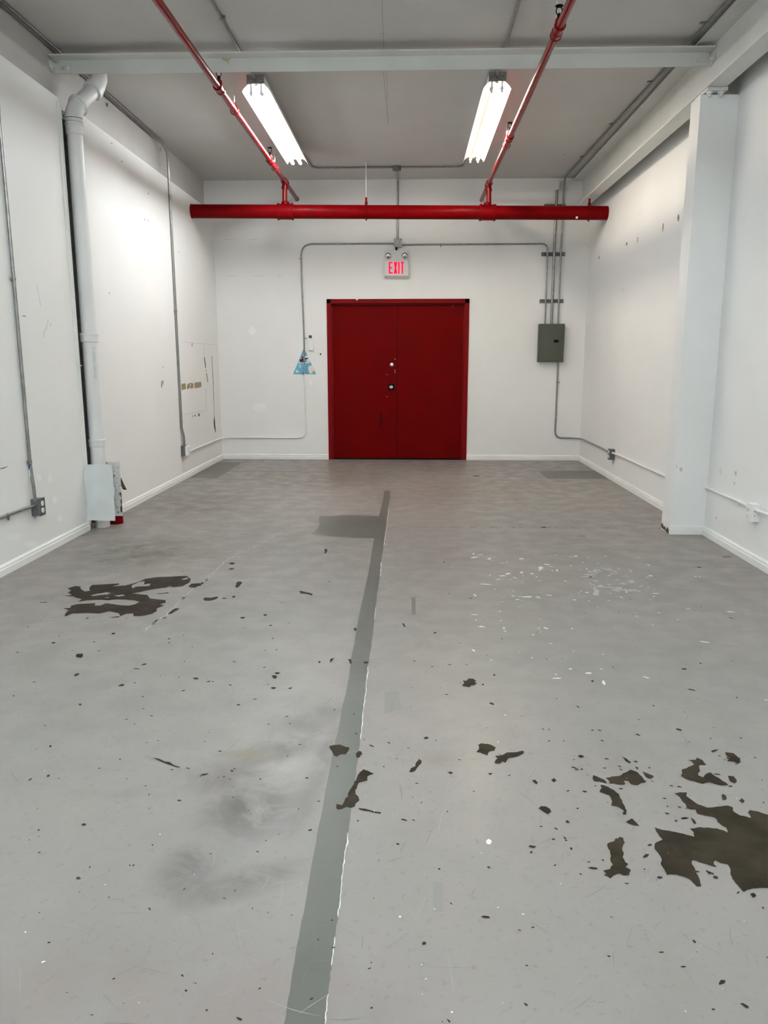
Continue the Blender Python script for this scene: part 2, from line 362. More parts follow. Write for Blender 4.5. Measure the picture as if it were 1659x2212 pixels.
# ------------------------------------------------------------------ fluorescent fixtures
def fixture(x, y0, y1, tl, trr, label, group, stub=True, dz=0.0, td=0.0):
    ZT = 3.512+dz
    t = thing('fluorescent_fixture', (x, (y0+y1)/2, ZT), label, 'ceiling light', group)
    MB().box(x-.069, x+.069, y0+.006, y1-.006, 3.595+dz, 3.657+dz).build('channel', 'reflector_white', t)
    ep = MB().box(x-.072, x+.072, y0, y0+.006, 3.591+dz, 3.661+dz).build('end_plate', 'galvanized', t)
    for q in (-.05, .05):
        MB().lathe((x+q, y0, 3.628+dz), (0, -1, 0), [(0, .004), (.002, .003)], 8).build('screw', 'black', ep)
    pr = [(-.115, 3.538), (-.100, 3.562), (-.070, 3.589), (-.055, 3.592), (-.018, 3.591), (0, 3.581), (.018, 3.591), (.055, 3.592), (.070, 3.589), (.100, 3.562), (.115, 3.538)]
    top = [(a*1.012, z+.0025) for a, z in pr][::-1]
    MB().prism([(x+a, y0+.02, z+dz) for a, z in pr+top], (0, y1-y0+.02, 0)).build('reflector', 'reflector_white', t)
    for q, mt in ((-.042, tl), (.042, trr)):
        tb = MB().lathe((x+q, y0+.055, 3.530+dz+td), (0, 1, 0), [(0, .0165), (y1-y0-.10, .0165)], 16).build('tube', mt, t)
        for yy in (y0+.030, y1-.055):
            MB().lathe((x+q, yy, 3.530+dz+td), (0, 1, 0), [(0, .0145), (.0245, .0168)], 16).build('tube_cap', 'galvanized', tb)
            MB().box(x+q-.008, x+q+.008, yy-.012, yy, 3.511+dz, 3.595+dz).build('socket', 'plastic_white', t, .002)
    if stub:
        MB().tube(fillet([(x-.035, y0-.20, ZC-.012), (x-.03, y0-.13, ZC-.012), (x-.003, y0-.03, 3.631+dz), (x-.003, y0, 3.628+dz)], .06), .0095, 10).build('supply_conduit', 'galvanized', t)
        MB().lathe((x-.003, y0-.022, 3.628+dz), (0, 1, 0), [(0, .016), (.022, .016)], 10).build('connector', 'box_gray', t)
    for yy in (y0+.25, y1-.35):
        MB().box(x-.01, x+.01, yy-.01, yy+.01, 3.657+dz, ZC).build('hanger', 'galvanized', t)
    return t
FXL, FXR = -1.276, .704
fixture(FXL, 6.855, 9.25, 'tube_neutral', 'tube_neutral', 'twin-tube fluorescent light nearer the drain pipe, both tubes bright white', 'tube lights beyond the cross beam')
fixture(FXR, 6.925, 9.32, 'tube_old', 'tube_warm', 'twin-tube fluorescent light with one dim yellowish tube', 'tube lights beyond the cross beam', dz=.022, td=.02)
for y0 in (1.0, -3.9):
    for x in (FXL, FXR):
        fixture(x, y0, y0+2.4, 'tube_cool', 'tube_cool', 'twin-tube light %s the viewer on the %s side' % ('above' if y0 > 0 else 'far behind', 'left' if x < 0 else 'right'), 'tube lights of the near bays')

# ------------------------------------------------------------------ sprinkler pipes
ml = onp(413.5, 456.4, 0, XL); mr = onp(1312, 460.3, 0, XR)
mdir = (mr-ml).normalized(); RM = .080
main = thing('sprinkler_main', ((ml.x+mr.x)/2, (ml.y+mr.y)/2, (ml.z+mr.z)/2-RM), 'thick red sprinkler main spanning wall to wall above the door', 'pipe')
MB().tube([ml, mr], RM, 28).build('pipe', 'sprinkler_red', main)
def main_at(px):
    best = None
    for i in range(2001):
        p = ml.lerp(mr, i/2000); d = p-EYE; sx = CXP+FPX*d.dot(RT)/d.dot(FW)
        if best is None or abs(sx-px) < best[0]: best = (abs(sx-px), p)
    return best[1]
for px in (616.5, 1053):
    p = main_at(px)
    te = MB().lathe(p-mdir*.095, mdir, [(0, RM+.017), (.022, RM+.017), (.024, RM+.010), (.166, RM+.010), (.168, RM+.017), (.19, RM+.017)], 28).build('tee_fitting', 'sprinkler_red', main)
    MB().lathe(p+Vector((0, 0, RM)), (0, 0, 1), [(0, .047), (.028, .046), (.036, .034)], 20).build('outlet_collar', 'sprinkler_red', te)
for px, top in ((791, 1), (1272, 1)):
    p = main_at(px)
    rg = MB(); rg.tube([p+Vector((0, math.cos(a), math.sin(a)))*(RM+.004) for a in [2*math.pi*i/28 for i in range(28)]], .0075, 6, True)
    rg.lathe(p+Vector((0, 0, RM)), (0, 0, 1), [(0, .016), (.03, .018), (.045, .012), (.085, .013)], 12)
    rg.lathe(p-Vector((0, 0, RM)), (0, 0, -1), [(0, .012), (.018, .006)], 10)
    ring = rg.build('clamp', 'sprinkler_red', main)
    zt_ = ZC if px < 1000 else 3.293
    MB().tube([p+Vector((0, 0, RM+.08)), (p.x, p.y, zt_)], .0065, 8).build('hanger_rod', 'hanger_white', main)
sp = onp(1246, 470, 1, main_at(1246).y-RM+.018)
MB().lathe((sp.x, sp.y-.002, sp.z), (0, -1, -.45), [(0, .015), (.003, .013)], 10).build('white_sticker', 'plastic_white', main)
wc = MB().lathe(ml+mdir*.001, mdir, [(0, RM+.004), (.006, RM+.003)], 24).build('end_collar', 'sprinkler_red', main)

def branch(px, pyj, label, heads, hangers, stubpx):
    base = main_at(px); RB = .0265
    j = onp(px, pyj, 1, base.y)
    X, Z = j.x, j.z
    t = thing('sprinkler_branch', (X, base.y, base.z+RM+.03), label, 'pipe', 'red branch pipes running to the main')
    ye = onp(stubpx[0], stubpx[1], 2, Z).y
    MB().tube([(X, YR+.02, Z), (X, ye, Z)], RB, 18).build('pipe', 'branch_red', t)
    MB().lathe((X, ye, Z), (0, -1, 0), [(-.004, RB+.002), (.03, RB+.004), (.031, RB)], 16).build('end_cap', 'branch_red', t)
    MB().tube([(base.x, base.y, base.z+RM+.03), (X, base.y, Z)], .030, 16).build('riser', 'branch_red', t)
    f = MB().lathe((X, base.y-.075, Z), (0, 1, 0), [(0, .041), (.024, .041), (.026, .036), (.124, .036), (.126, .041), (.15, .041)], 18)
    f.lathe((X, base.y, Z), (0, 0, -1), [(.02, .036), (.05, .036), (.052, .043), (.08, .043)], 18)
    f.build('tee_fitting', 'branch_red', t)
    for hx, hy in heads:
        y = onp(hx, hy, 0, X).y
        c = MB().lathe((X, y-.06, Z), (0, 1, 0), [(0, .037), (.022, .037), (.024, .033), (.096, .033), (.098, .037), (.12, .037)], 18)
        c.lathe((X, y, Z), (0, 0, 1), [(.02, .024), (.05, .024), (.052, .02), (.06, .02)], 14)
        c.build('head_tee', 'branch_red', t)
        h = MB().lathe((X, y, Z+.06), (0, 0, 1), [(0, .013), (.02, .013), (.022, .007), (.03, .007)], 10)
        for s in (-1, 1): h.tube(fillet([(X+.010*s, y, Z+.08), (X+.020*s, y, Z+.10), (X+.016*s, y, Z+.118), (X+.003*s, y, Z+.128)], .01, 3), .0035, 6)
        h.lathe((X, y, Z+.126), (0, 0, 1), [(0, .008), (.004, .026), (.007, .026)], 14)
        tag(h.build('sprinkler_head', 'black', t), 'dark upright sprinkler head')
    for hx, hy in hangers:
        y = onp(hx, hy, 0, X).y
        pts = [Vector((X+(RB+.006)*math.sin(a)*1.05, y, Z+(RB+.006)*-math.cos(a)-(.004))) for a in [math.radians(-128+256*i/20) for i in range(21)]]
        pts = [Vector((X-.004, y, Z+.062))]+pts+[Vector((X+.004, y, Z+.062))]
        MB().tube(pts, .0045, 7).build('hanger_ring', 'branch_red', t)
        MB().tube([(X, y, Z+.055), (X, y, Z+.12)], .006, 8).build('hanger_nut_rod', 'hanger_white', t)
        MB().tube([(X, y, Z+.11), (X, y, ZC)], .004, 8).build('hanger_rod', 'hanger_white', t)
    return t
branch(615.5, 393, 'red branch sprinkler pipe on the drain pipe side', ((474, 203), (584, 362)), ((507, 251), (594, 373)), (640, 430))
branch(1055.5, 398, 'red branch sprinkler pipe on the breaker panel side', ((1206, 73), (1100.5, 304)), ((1200, 88), (1094, 318)), (1038, 437))

# ------------------------------------------------------------------ drain pipe, guard plates, red stub
PX, PY, PR = -2.570, 6.285, .0585
dp = thing('drain_pipe', (PX, PY, 0), 'tall white plastic drain pipe standing in the left wall slot', 'drain pipe')
def pz(px, py): return onp(px, py, 1, PY-PR).z
MB().tube([(PX, PY, .0), (PX, PY, 3.20)], PR, 28).build('pipe', 'pvc', dp)
def coupling(z0, z1, r, lip=True):
    MB().lathe((PX, PY, z0), (0, 0, 1), [(0, PR), (.006, r-.004), (.012, r-.003), (z1-z0-.022, r-.003), (z1-z0-.020, r), (z1-z0-.004, r), (z1-z0, r-.004)], 28).build('coupling', 'pvc', dp)
coupling(pz(188, 740), pz(188, 719), PR+.014)
coupling(pz(205, 967), pz(205, 950), PR+.008)
coupling(pz(155, 288), pz(152, 261), PR+.010)
z1 = 3.205
path = fillet([(PX, PY, z1-.08), (PX, PY, z1+.03), (PX+.115, PY+.26, z1+.30), (PX+.115, PY+.26, ZC)], .09, 10)
MB().tube(path, PR, 28).build('offset_pipe', 'pvc', dp)
dd = Vector((.115, .26, .27)).normalized()
a0 = Vector((PX, PY, z1+.03)); a1 = Vector((PX+.115, PY+.26, z1+.30))
el = MB().lathe(a0+dd*.035, dd, [(0, PR+.001), (.006, PR+.009), (.03, PR+.009), (.032, PR+.020), (.056, PR+.020), (.060, PR+.006)], 28)
el.tube([(PX, PY, z1-.055), (PX, PY, z1-.02), Vector((PX, PY, z1+.005))+dd*.012, a0+dd*.045], PR+.006, 28)
el.build('elbow', 'pvc', dp)
el = MB().lathe(a1-dd*.115, dd, [(0, PR+.006), (.004, PR+.016), (.05, PR+.016), (.056, PR+.006)], 28)
el.tube([a1-dd*.07, a1-dd*.035, a1+Vector((0, 0, .03)), a1+Vector((0, 0, .08))], PR+.006, 28)
el.build('elbow', 'pvc', dp)
zs = pz(155, 253)
st = MB(); band = []
for i in range(17):
    a = math.radians(200+150*i/16); band.append((PX+(PR+.013)*math.cos(a), PY+(PR+.013)*math.sin(a)))
band = [(XL+.014, SLOT0-.02)]+band
for i in range(len(band)-1):
    (xa, ya), (xb, yb) = band[i], band[i+1]
    st.add([(xa, ya, zs-.012), (xb, yb, zs-.012), (xb, yb, zs+.012), (xa, ya, zs+.012)], [(0, 1, 2, 3)], True)
so = st.build('strap', 'plastic_white', dp)
ho = MB()
for i in range(1, len(band)-1):
    (xa, ya), (xb, yb) = band[i], band[i+1]
    c = Vector(((xa+xb)/2, (ya+yb)/2, zs)); d = Vector((xb-xa, yb-ya, 0)); n = Vector((d.y, -d.x, 0)).normalized()
    if n.y > 0: n = -n
    d.normalize()
    ho.poly([c+n*.001+d*(.0042*math.cos(t))+Vector((0, 0, .0042*math.sin(t))) for t in [2*math.pi*q/8 for q in range(8)]])
tag(ho.build('strap_holes', 'black', so), 'row of dark holes', kind='stuff')
tx = bpy.data.curves.new('pipe_print', 'FONT'); tx.body = 'D  AIIIEKU  OKU-AK'; tx.size = .034; tx.extrude = 0.0004; tx.align_x = 'LEFT'
tmp = bpy.data.objects.new('pipe_print_source', tx); COL.objects.link(tmp)
bpy.context.view_layer.update()
tm = bpy.data.meshes.new_from_object(tmp); bpy.data.objects.remove(tmp)
sxt = (pz(200, 749)-pz(206, 819))/max(1e-4, max(v.co.x for v in tm.vertices))
zt0 = pz(200, 749)
for v in tm.vertices:
    a = math.radians(-42) + (v.co.y-.012)/PR
    v.co = Vector(((PR+.0008)*math.cos(a)+PX-PX, (PR+.0008)*math.sin(a), zt0-v.co.x*sxt))
tm.materials.clear(); tm.materials.append(M['scuff'])
po = bpy.data.objects.new('pipe_print', tm); COL.objects.link(po); po.parent = dp; LOC[po] = LOC[dp]
tag(po, 'faint grey lettering printed down the pipe')
tie = onp(165, 790, 0, XL+.016)
MB().tube([(XL+.016, SLOT0-.045, tie.z+.004), (XL+.02, SLOT0+.01, tie.z)], .004, 8).build('tie_wire', 'plastic_white', dp)
# guard plates
GY = 6.135
g = [onp(x, y, 1, GY) for x, y in ((183.5, 1003.5), (240.5, 1004), (243.5, 1030), (244, 1048), (247.5, 1054), (247.5, 1068), (245.5, 1074), (246.5, 1090), (248.5, 1113), (248.5, 1125), (191, 1124), (188.5, 1110), (187, 1080), (184.5, 1050))]
MBg = MB().prism(g, (0, .005, 0))
gp = MBg.build('guard_plate', 'plate_metal', bevel=0)
tag(gp, 'pale grey metal guard plate with a bent edge over the drain pipe foot', 'metal plate')
GY2 = 6.33
g = [onp(x, y, 1, GY2) for x, y in ((225, 998), (257.5, 998), (258.5, 1020), (261.5, 1060), (263.5, 1090), (265.5, 1114.5), (228, 1114.5))]
g2 = MB().prism(g, (0, .005, 0)).build('guard_plate', 'plate_speckled')
tag(g2, 'rust-speckled metal guard plate in front of the red pipe stub', 'metal plate')
e = [onp(x, y, 1, GY2-.001) for x, y in ((258.5, 1066), (262, 1064), (264, 1104), (261, 1108), (259.5, 1098), (262, 1090), (260, 1084), (262, 1076))]
MB().poly(e).build('rust_spots', 'rust', g2)
fl = [onp(260.5, 1031, 1, GY2+.003), onp(273.5, 1058, 1, GY2+.03), onp(265.5, 1057, 1, GY2+.03), onp(261.5, 1049, 1, GY2+.003)]
MB().prism(fl, (0, .004, 0)).build('bent_tab', 'rust', g2)
q = [onp(273.2, 1058.2, 1, GY2+.028), onp(265.8, 1057.2, 1, GY2+.028), onp(264, 1053.5, 1, GY2+.02), onp(271, 1053.5, 1, GY2+.026)]
MB().poly(q).build('tab_tip', 'black', g2)
rs = onf(250, 1133)
rp_ = thing('red_pipe_stub', (rs.x-.012, rs.y+.058, 0), 'short red pipe stub rising from the floor behind the speckled plate', 'pipe')
MB().lathe(LOC[rp_], (0, 0, 1), [(0, .055), (.11, .055)], 24).build('pipe', 'sprinkler_red', rp_)
MB().lathe(LOC[rp_]+Vector((0, 0, .11)), (0, 0, 1), [(0, .055), (.02, .055), (.03, .04)], 24).build('cap', 'sprinkler_red', rp_)
# brackets tie the plates back to the wall
MB().box(XL-.05, g2.location.x-.03, GY2+.005, GY2+.012, .2, .23).build('bracket', 'plate_metal', g2)
MB().box(-2.64, -2.60, GY+.005, SLOT0+.06, .2, .23).build('bracket', 'plate_metal', gp)

# ------------------------------------------------------------------ conduits and electrical boxes
def straps(parent, pts, r, ax, side, mat='galvanized'):
    # small one-hole straps over a conduit at given points
    for p in pts:
        p = Vector(p)
        if ax == 'L': b = MB().box(p.x-r-.002, p.x+r+.003, p.y-.022*side-.012, p.y+r+.012, p.z-.007, p.z+.007)
        b.build('strap', mat, parent, .002)
def run(name, pts, r, label, mat='galvanized', bend=.09, strapsat=(), group='steel conduits on the walls and ceiling', cat='conduit'):
    pts = [Vector(p) for p in pts]
    lo = min(p.z for p in pts)
    t = thing(name, (pts[0].x, pts[0].y, lo), label, cat, group)
    MB().tube(fillet(pts, bend), r, 12).build('tube', mat, t)
    for (p, d, tabdir) in strapsat:
        p = Vector(p); d = Vector(d); td = Vector(tabdir)
        s = MB().lathe(p-d*.009, d, [(0, r+.0028), (.018, r+.0028)], 14)
        nrm = d.cross(td).normalized()
        a = p+td*(r); b_ = p+td*(r+.024)
        s.prism([a-d*.008-nrm*.004, b_-d*.008-nrm*.004, b_+d*.008-nrm*.004, a+d*.008-nrm*.004], nrm*.008)
        s.build('strap', mat, t)
    return t
UPV = (0, 0, 1); ALY = (0, 1, 0); ALX = (1, 0, 0)
# near left wall conduit with outlet
xa = XL+.015
A = [onp(-8, 30, 0, xa), onp(2, 256, 0, xa), onp(27, 602, 0, xa), onp(61.4, 995, 0, xa)]
yA = A[3].y; bx = onp(70, 1098, 0, XL+.03)
A = [Vector((xa, (A[1].y+A[3].y)/2, 3.27)), Vector((xa, (A[1].y+A[3].y)/2, onp(64, 1010, 0, xa).z)), Vector((XL+.028, onp(74.6, 1070, 0, XL+.028).y, onp(74, 1055, 0, XL+.028).z)), Vector((XL+.028, onp(74.6, 1070, 0, XL+.028).y, onp(74.6, 1083, 0, XL+.028).z))]
ca = run('conduit', A, .0115, 'grey steel conduit dropping to the outlet on the near left wall', bend=.06, strapsat=((Vector((xa, A[0].y, onp(27, 602, 0, xa).z)), UPV, (0, -1, 0)), (Vector((xa, A[0].y, onp(62, 998, 0, xa).z)), UPV, (0, -1, 0))))
lb0, lb1 = onp(65, 1013, 0, xa+.012).z, onp(65, 1004, 0, xa+.012).z
MB().lathe((xa, A[0].y, lb0), (0, 0, 1), [(0, .0121), (lb1-lb0, .0121)], 12).build('blue_tape', 'label_blue', ca)
MB().lathe((xa, A[0].y, lb0-.055), (0, 0, 1), [(0, .0119), (.045, .0119)], 12).build('paper_label', 'plastic_white', ca)
def outlet_box(x_wall, sgn, y0, y1, z0, z1, label, boxmat, platemat, facemat, n=2, dep=.055, cat='outlet'):
    t = thing('outlet_box', (x_wall, (y0+y1)/2, z0), label, cat, 'surface mounted outlets')
    xa_, xb_ = sorted((x_wall, x_wall+sgn*dep)); MB().box(xa_, xb_, y0, y1, z0, z1).build('box', boxmat, t, .004)
    xa_, xb_ = sorted((x_wall+sgn*dep, x_wall+sgn*(dep+.006)))
    pl_ = MB().box(xa_, xb_, y0-.002, y1+.002, z0-.003, z1+.003).build('cover_plate', platemat, t, .003)
    xf = x_wall+sgn*(dep+.006); yc = (y0+y1)/2
    for i in range(n):
        zc = z0+(z1-z0)*(.29+.42*i)
        r_ = (z1-z0)*.155
        f = MB().lathe((xf, yc, zc), (sgn, 0, 0), [(0, r_), (.004, r_*.97)], 18).build('receptacle', facemat, pl_)
        s = MB()
        for yy, h in ((-.006, .006), (.006, .008)):
            x0_, x1_ = sorted((xf+sgn*.004, xf+sgn*.0046)); s.box(x0_, x1_, yc+yy-.0012, yc+yy+.0012, zc-.001, zc-.001+h)
        x0_, x1_ = sorted((xf+sgn*.004, xf+sgn*.0046)); s.box(x0_, x1_, yc-.002, yc+.002, zc-.012, zc-.007)
        s.build('slots', 'black', pl_)
    for zz in (.35, .6):
        MB().lathe(((x_wall+sgn*dep*.62), y0, z0+(z1-z0)*zz), (0, -1, 0), [(0, .0035), (.001, .003)], 8).build('knockout', 'black', t)
    return t
b0 = onp(66.5, 1116, 0, XL+.002); b1 = onp(66.5, 1084, 0, XL+.002)
yb0 = b1.y; outlet_box(XL, 1, yb0, yb0+.085, b0.z, b0.z+.118, 'dark grey duplex outlet box with white sockets on the near left wall', 'box_gray', 'box_gray', 'plastic_white')
p0 = Vector((XL+.03, yb0+.002, onp(70, 1092, 1, yb0).z))
B = [p0, Vector((XL+.03, yb0-.04, p0.z)), onp(18, 1115, 0, XL+.0135), onp(0, 1122, 0, XL+.0135)]
B = [B[0], Vector((XL+.026, yb0-.05, p0.z)), Vector((XL+.0135, yb0-.22, p0.z)), Vector((XL+.0135, YR+.3, p0.z))]
run('conduit', B, .0105, 'grey steel conduit running low along the near left wall', strapsat=((Vector((XL+.0135, onp(18, 1115, 0, XL+.0135).y, p0.z)), ALY, (0, 0, -1)),))
# ceiling-edge pair on the left that drops down the far left wall
for i, (dx, dz) in enumerate(((0, 0), (.024, 0))):
    yv = onp(372, 520, 0, XL+.012).y-.012+.025*i
    xw = XL+.0115
    zbx = onp(400, 963, 0, XL+.03).z
    zend = onp(395, 925, 0, xw).z
    pts = [(XLU+.032+dx, YR+.3, ZC-.013-dz), (XLU+.032+dx, yv-.10, ZC-.013), (XLU+.075+dx*.5, yv-.02, ZC-.045), (xw, yv, 3.56), (xw, yv, 3.1), (xw, yv, zend), (XL+.03, yv+.01, zend-.09), (XL+.03, yv+.01, zbx)]
    o = run('conduit', pts, .010, '%s of two conduits along the left ceiling edge, dropping to the low outlet' % ('nearer' if i == 0 else 'farther'), bend=.05,
            strapsat=[(Vector((xw, yv, onp(a, b, 0, xw).z)), UPV, (0, -1 if i == 0 else 1, 0)) for a, b in ((366, 420), (380, 672), (393, 910))])
    for (a, b) in ((288, 243),):
        y = onp(a, b, 0, XLU+.02).y
        MB().box(XLU+.022+dx, XLU+.042+dx, y-.01, y+.01, ZC-.024, ZC-.001).build('strap', 'galvanized', o)
bl = onp(395, 981, 0, XL+.002); zt_ = onp(395, 962, 0, XL+.002).z
yo = yv-.05
ob = thing('outlet_box', (XL, yo+.05, bl.z), 'grey outlet box with a white cover low on the far left wall', 'outlet', 'surface mounted outlets')
MB().box(XL, XL+.05, yo, yo+.10, zt_-.115, zt_).build('box', 'box_gray', ob, .004)
MB().box(XL+.05, XL+.085, yo, yo+.10, zt_-.112, zt_-.003).build('cover_plate', 'plastic_white', ob, .006)
# low conduit from that outlet round the corner to the switch
zl = onp(470, 945, 1, YB-.012).z
sx_ = onp(660, 870, 1, YB-.012).x
swz0, swz1 = onp(657, 805, 1, YB-.02).z, onp(657, 786.5, 1, YB-.02).z
run('conduit', [(XL+.03, yo+.10, zl), (XL+.013, yo+.35, zl), (XL+.013, YB-.10, zl), (XL+.10, YB-.012, zl), (sx_, YB-.012, zl), (sx_, YB-.012, swz0+.004)], .0105,
    'conduit round the far left corner, painted white up to the wall switch', 'trim_paint', .12, ((Vector((sx_, YB-.012, onp(660, 849, 1, YB).z)), UPV, (1, 0, 0)),))
zj = onp(755, 526.5, 1, YB-.012).z
jx0, jx1 = onp(851, 524, 1, YB-.04).x, onp(868, 524, 1, YB-.04).x
jz0, jz1 = onp(860, 534, 1, YB-.04).z, onp(860, 515.5, 1, YB-.04).z
sx2 = onp(653, 650, 1, YB-.012).x
run('conduit', [(sx_-.005, YB-.012, swz1-.003), (sx2+.015, YB-.012, onp(655, 730, 1, YB).z), (sx2, YB-.012, onp(652, 620, 1, YB).z), (sx2-.005, YB-.012, zj), (jx0, YB-.012, zj)], .0105,
    'grey steel conduit rising from the wall switch and bending to the junction box', 'galvanized', .16,
    ((Vector((sx2, YB-.012, onp(651, 559, 1, YB).z)), UPV, (-1, 0, 0)), (Vector((sx2+.014, YB-.012, onp(656, 731, 1, YB).z)), UPV, (1, 0, 0))))
# ceiling box, centre drop
cb = onp(857, 364.5, 2, ZC-.03); vx = onp(859, 450, 1, YB-.012).x
t = thing('ceiling_box', (cb.x, cb.y, ZC-.05), 'small grey junction box on the ceiling between the two lights', 'junction box')
MB().lathe((cb.x, cb.y, ZC), (0, 0, -1), [(0, .052), (.044, .052)], 8).build('box', 'box_gray', t)
MB().lathe((cb.x, cb.y, ZC-.044), (0, 0, -1), [(0, .055), (.004, .055)], 8).build('cover', 'strut_gray', t)
run('conduit', [(vx, cb.y+.05, ZC-.02), (vx, YB-.012, ZC-.02), (vx, YB-.012, jz1-.003)], .0125, 'grey steel conduit dropping from the ceiling to the box above the exit sign', bend=.07)
for sgn, fx in ((-1, FXL+.06), (1, FXR-.055)):
    run('conduit', [(cb.x+sgn*.052, cb.y, ZC-.014), (fx, cb.y, ZC-.014), (fx, cb.y-.3, ZC-.016), (fx, 9.45, ZC-.03), (fx, 9.242 if sgn < 0 else 9.312, 3.632)], .0105,
        'grey ceiling conduit feeding the %s light' % ('all-white tube' if sgn < 0 else 'dim yellowish tube'), bend=.13,
        strapsat=((Vector((cb.x+sgn*.75, cb.y, ZC-.014)), ALX, (0, -1, 0)),))
# junction box and exit sign
t = thing('junction_box', ((jx0+jx1)/2, YB, jz0), 'small square grey junction box just above the exit sign', 'junction box')
MB().box(jx0+.003, jx1-.003, YB-.04, YB, jz0+.003, jz1-.003).build('box', 'box_gray', t, .003)
cv = MB().box(jx0, jx1, YB-.046, YB-.04, jz0, jz1).build('cover', 'galvanized', t, .003)
for a, b in ((.012, .012), (jx1-jx0-.012, jz1-jz0-.012)):
    MB().lathe((jx0+a, YB-.046, jz0+b), (0, -1, 0), [(0, .006), (.002, .005)], 8).build('screw', 'black', cv)
EXY = YB-.085
def ex(px, py): return onp(px, py, 1, EXY)
s0, s1 = ex(830.7, 595.5), ex(882.3, 540.2); zm = ex(850, 562).z
t = thing('exit_sign', ((s0.x+s1.x)/2, YB, s0.z-.02), 'white exit sign with red lit letters and two emergency lamps', 'exit sign')
MB().box(s0.x, s1.x, EXY+.004, YB, zm+.001, s1.z).build('lamp_housing', 'sign_white', t, .004)
lw = MB().prism([(s0.x, EXY, s0.z), (s0.x, EXY, zm-.002), (s0.x, YB, zm-.002), (s0.x, YB, s0.z-.03), (s0.x, YB-.03, s0.z-.03)], (s1.x-s0.x, 0, 0)).build('sign_body', 'sign_white', t, .003)
nk = ex(855.8, 537)
MB().tube([(nk.x, YB-.03, s1.z-.005), (nk.x, YB-.03, jz0+.005)], .013, 10).build('nipple', 'black', t)
for lx, ly in ((838.7, 551.7), (874.5, 551.4)):
    c = ex(lx, ly)
    hd = MB().lathe((c.x, EXY+.006, c.z), (0, -1, -.25), [(0, .030), (.018, .037), (.03, .038), (.032, .034)], 20).build('lamp_head', 'box_gray', t)
    MB().lathe((c.x, EXY-.024, c.z-.008), (0, -1, -.25), [(0, .033), (.004, .031), (.010, .022), (.014, .008)], 20).build('lens', 'chrome', hd)
def zx(x): return ex(800+x/13.825, 575).x
def zy(y): return ex(856, 500+y/13.825).z
T = zy(907); Bz = zy(1260); SWd = abs(zx(45)-zx(0)); hb = abs(zy(42)-zy(0))
def letter(polys):
    m = MB()
    for p in polys: m.prism([(x, EXY-.0005, z) for x, z in p], (0, -.002, 0))
    return m.build('letter', 'exit_red', lw)
def rect(x0, x1, z0, z1): return [(x0, z0), (x1, z0), (x1, z1), (x0, z1)]
e0, e1 = zx(550), zx(668); mz = (T+Bz)/2
letter([rect(e0, e0+SWd, Bz, T), rect(e0+SWd, e1, T-hb, T), rect(e0+SWd, e1-.008, mz-hb/2, mz+hb/2), rect(e0+SWd, e1, Bz, Bz+hb)])
x0, x1 = zx(700), zx(802)
letter([[(x0, Bz), (x0+SWd, Bz), (x1, T), (x1-SWd, T)], [(x1-SWd, Bz), (x1, Bz), (x0+SWd, T), (x0, T)]])
letter([rect(zx(832), zx(874), Bz, T)])
letter([rect(zx(908), zx(1003), T-hb, T), rect(zx(934), zx(976), Bz, T-hb)])
# breaker panel with its conduits
PY_ = YB-.10
pa, pb = onp(1164.5, 699.5, 1, PY_), onp(1217, 782.5, 1, PY_)
t = thing('breaker_panel', ((pa.x+pb.x)/2, YB, pb.z), 'olive green breaker panel hung right of the red door', 'breaker panel')
MB().box(pa.x+.004, pb.x-.004, PY_+.006, YB, pb.z+.004, pa.z-.004).build('enclosure', 'panel_green', t)
MB().box(pa.x, pb.x, PY_, PY_+.006, pb.z, pa.z).build('front_cover', 'panel_green', t, .003)
q0, q1 = onp(1168.6, 705, 1, PY_), onp(1209, 779, 1, PY_)
pd = MB().box(q0.x, q1.x, PY_-.006, PY_, q1.z, q0.z).build('door', 'panel_green', t, .002)
l0, l1 = onp(1196.4, 734, 1, PY_), onp(1206, 739.7, 1, PY_)
MB().box(l0.x, l1.x, PY_-.010, PY_-.006, l1.z, l0.z).build('latch', 'black', pd)
yc = YB-.03
Ex0 = onp(1182, 560, 1, yc).x; Ex1 = onp(1176.8, 699, 1, yc).x
zpan = pa.z-.006
zE = onp(1010, 527.5, 1, YB-.02).z
run('conduit', [(jx1, YB-.014, onp(870, 529.5, 1, YB).z), (jx1+.3, YB-.012, zE), (Ex0-.2, YB-.014, zE), (Ex0+.002, yc, zE), (Ex0, yc, zE-.25), (Ex1, yc, zpan)], .0105,
    'grey steel conduit from the exit sign box across to the breaker panel', bend=.14, strapsat=((Vector((onp(952, 528, 1, YB-.012).x, YB-.012, zE)), ALX, (0, 0, -1)),))
Fx0 = onp(1202.4, 425, 1, yc).x; Fx1 = onp(1190.5, 699, 1, yc).x; zF = onp(1203, 414, 1, yc).z
run('conduit', [(Fx0, yc, zF), (Fx1, yc, zpan)], .0165, 'thick middle conduit rising from the breaker panel to the white box', bend=.05)
t = thing('conduit_fitting', (Fx0, YB, zF), 'narrow white painted fitting atop the middle panel conduit', 'fitting')
f0, f1 = onp(1200, 413, 1, YB-.05), onp(1208, 391, 1, YB-.05)
MB().box(Fx0-.024, Fx0+.028, YB-.055, YB, zF+.02, min(ZC-.003, f1.z)).build('body', 'trim_paint', t, .006)
MB().lathe((Fx0, yc, zF-.01), (0, 0, 1), [(0, .021), (.034, .021)], 8).build('nut', 'galvanized', t)
Gx0 = onp(1218, 400, 1, yc).x; Gx1 = onp(1204.8, 699, 1, yc).x
ga = onp(1575.6, 0, 2, ZC-.014); gb = onp(1222, 381, 2, ZC-.014)
gd = (gb-ga)
gs = ga-gd*((ga.y-YR-.3)/gd.y)
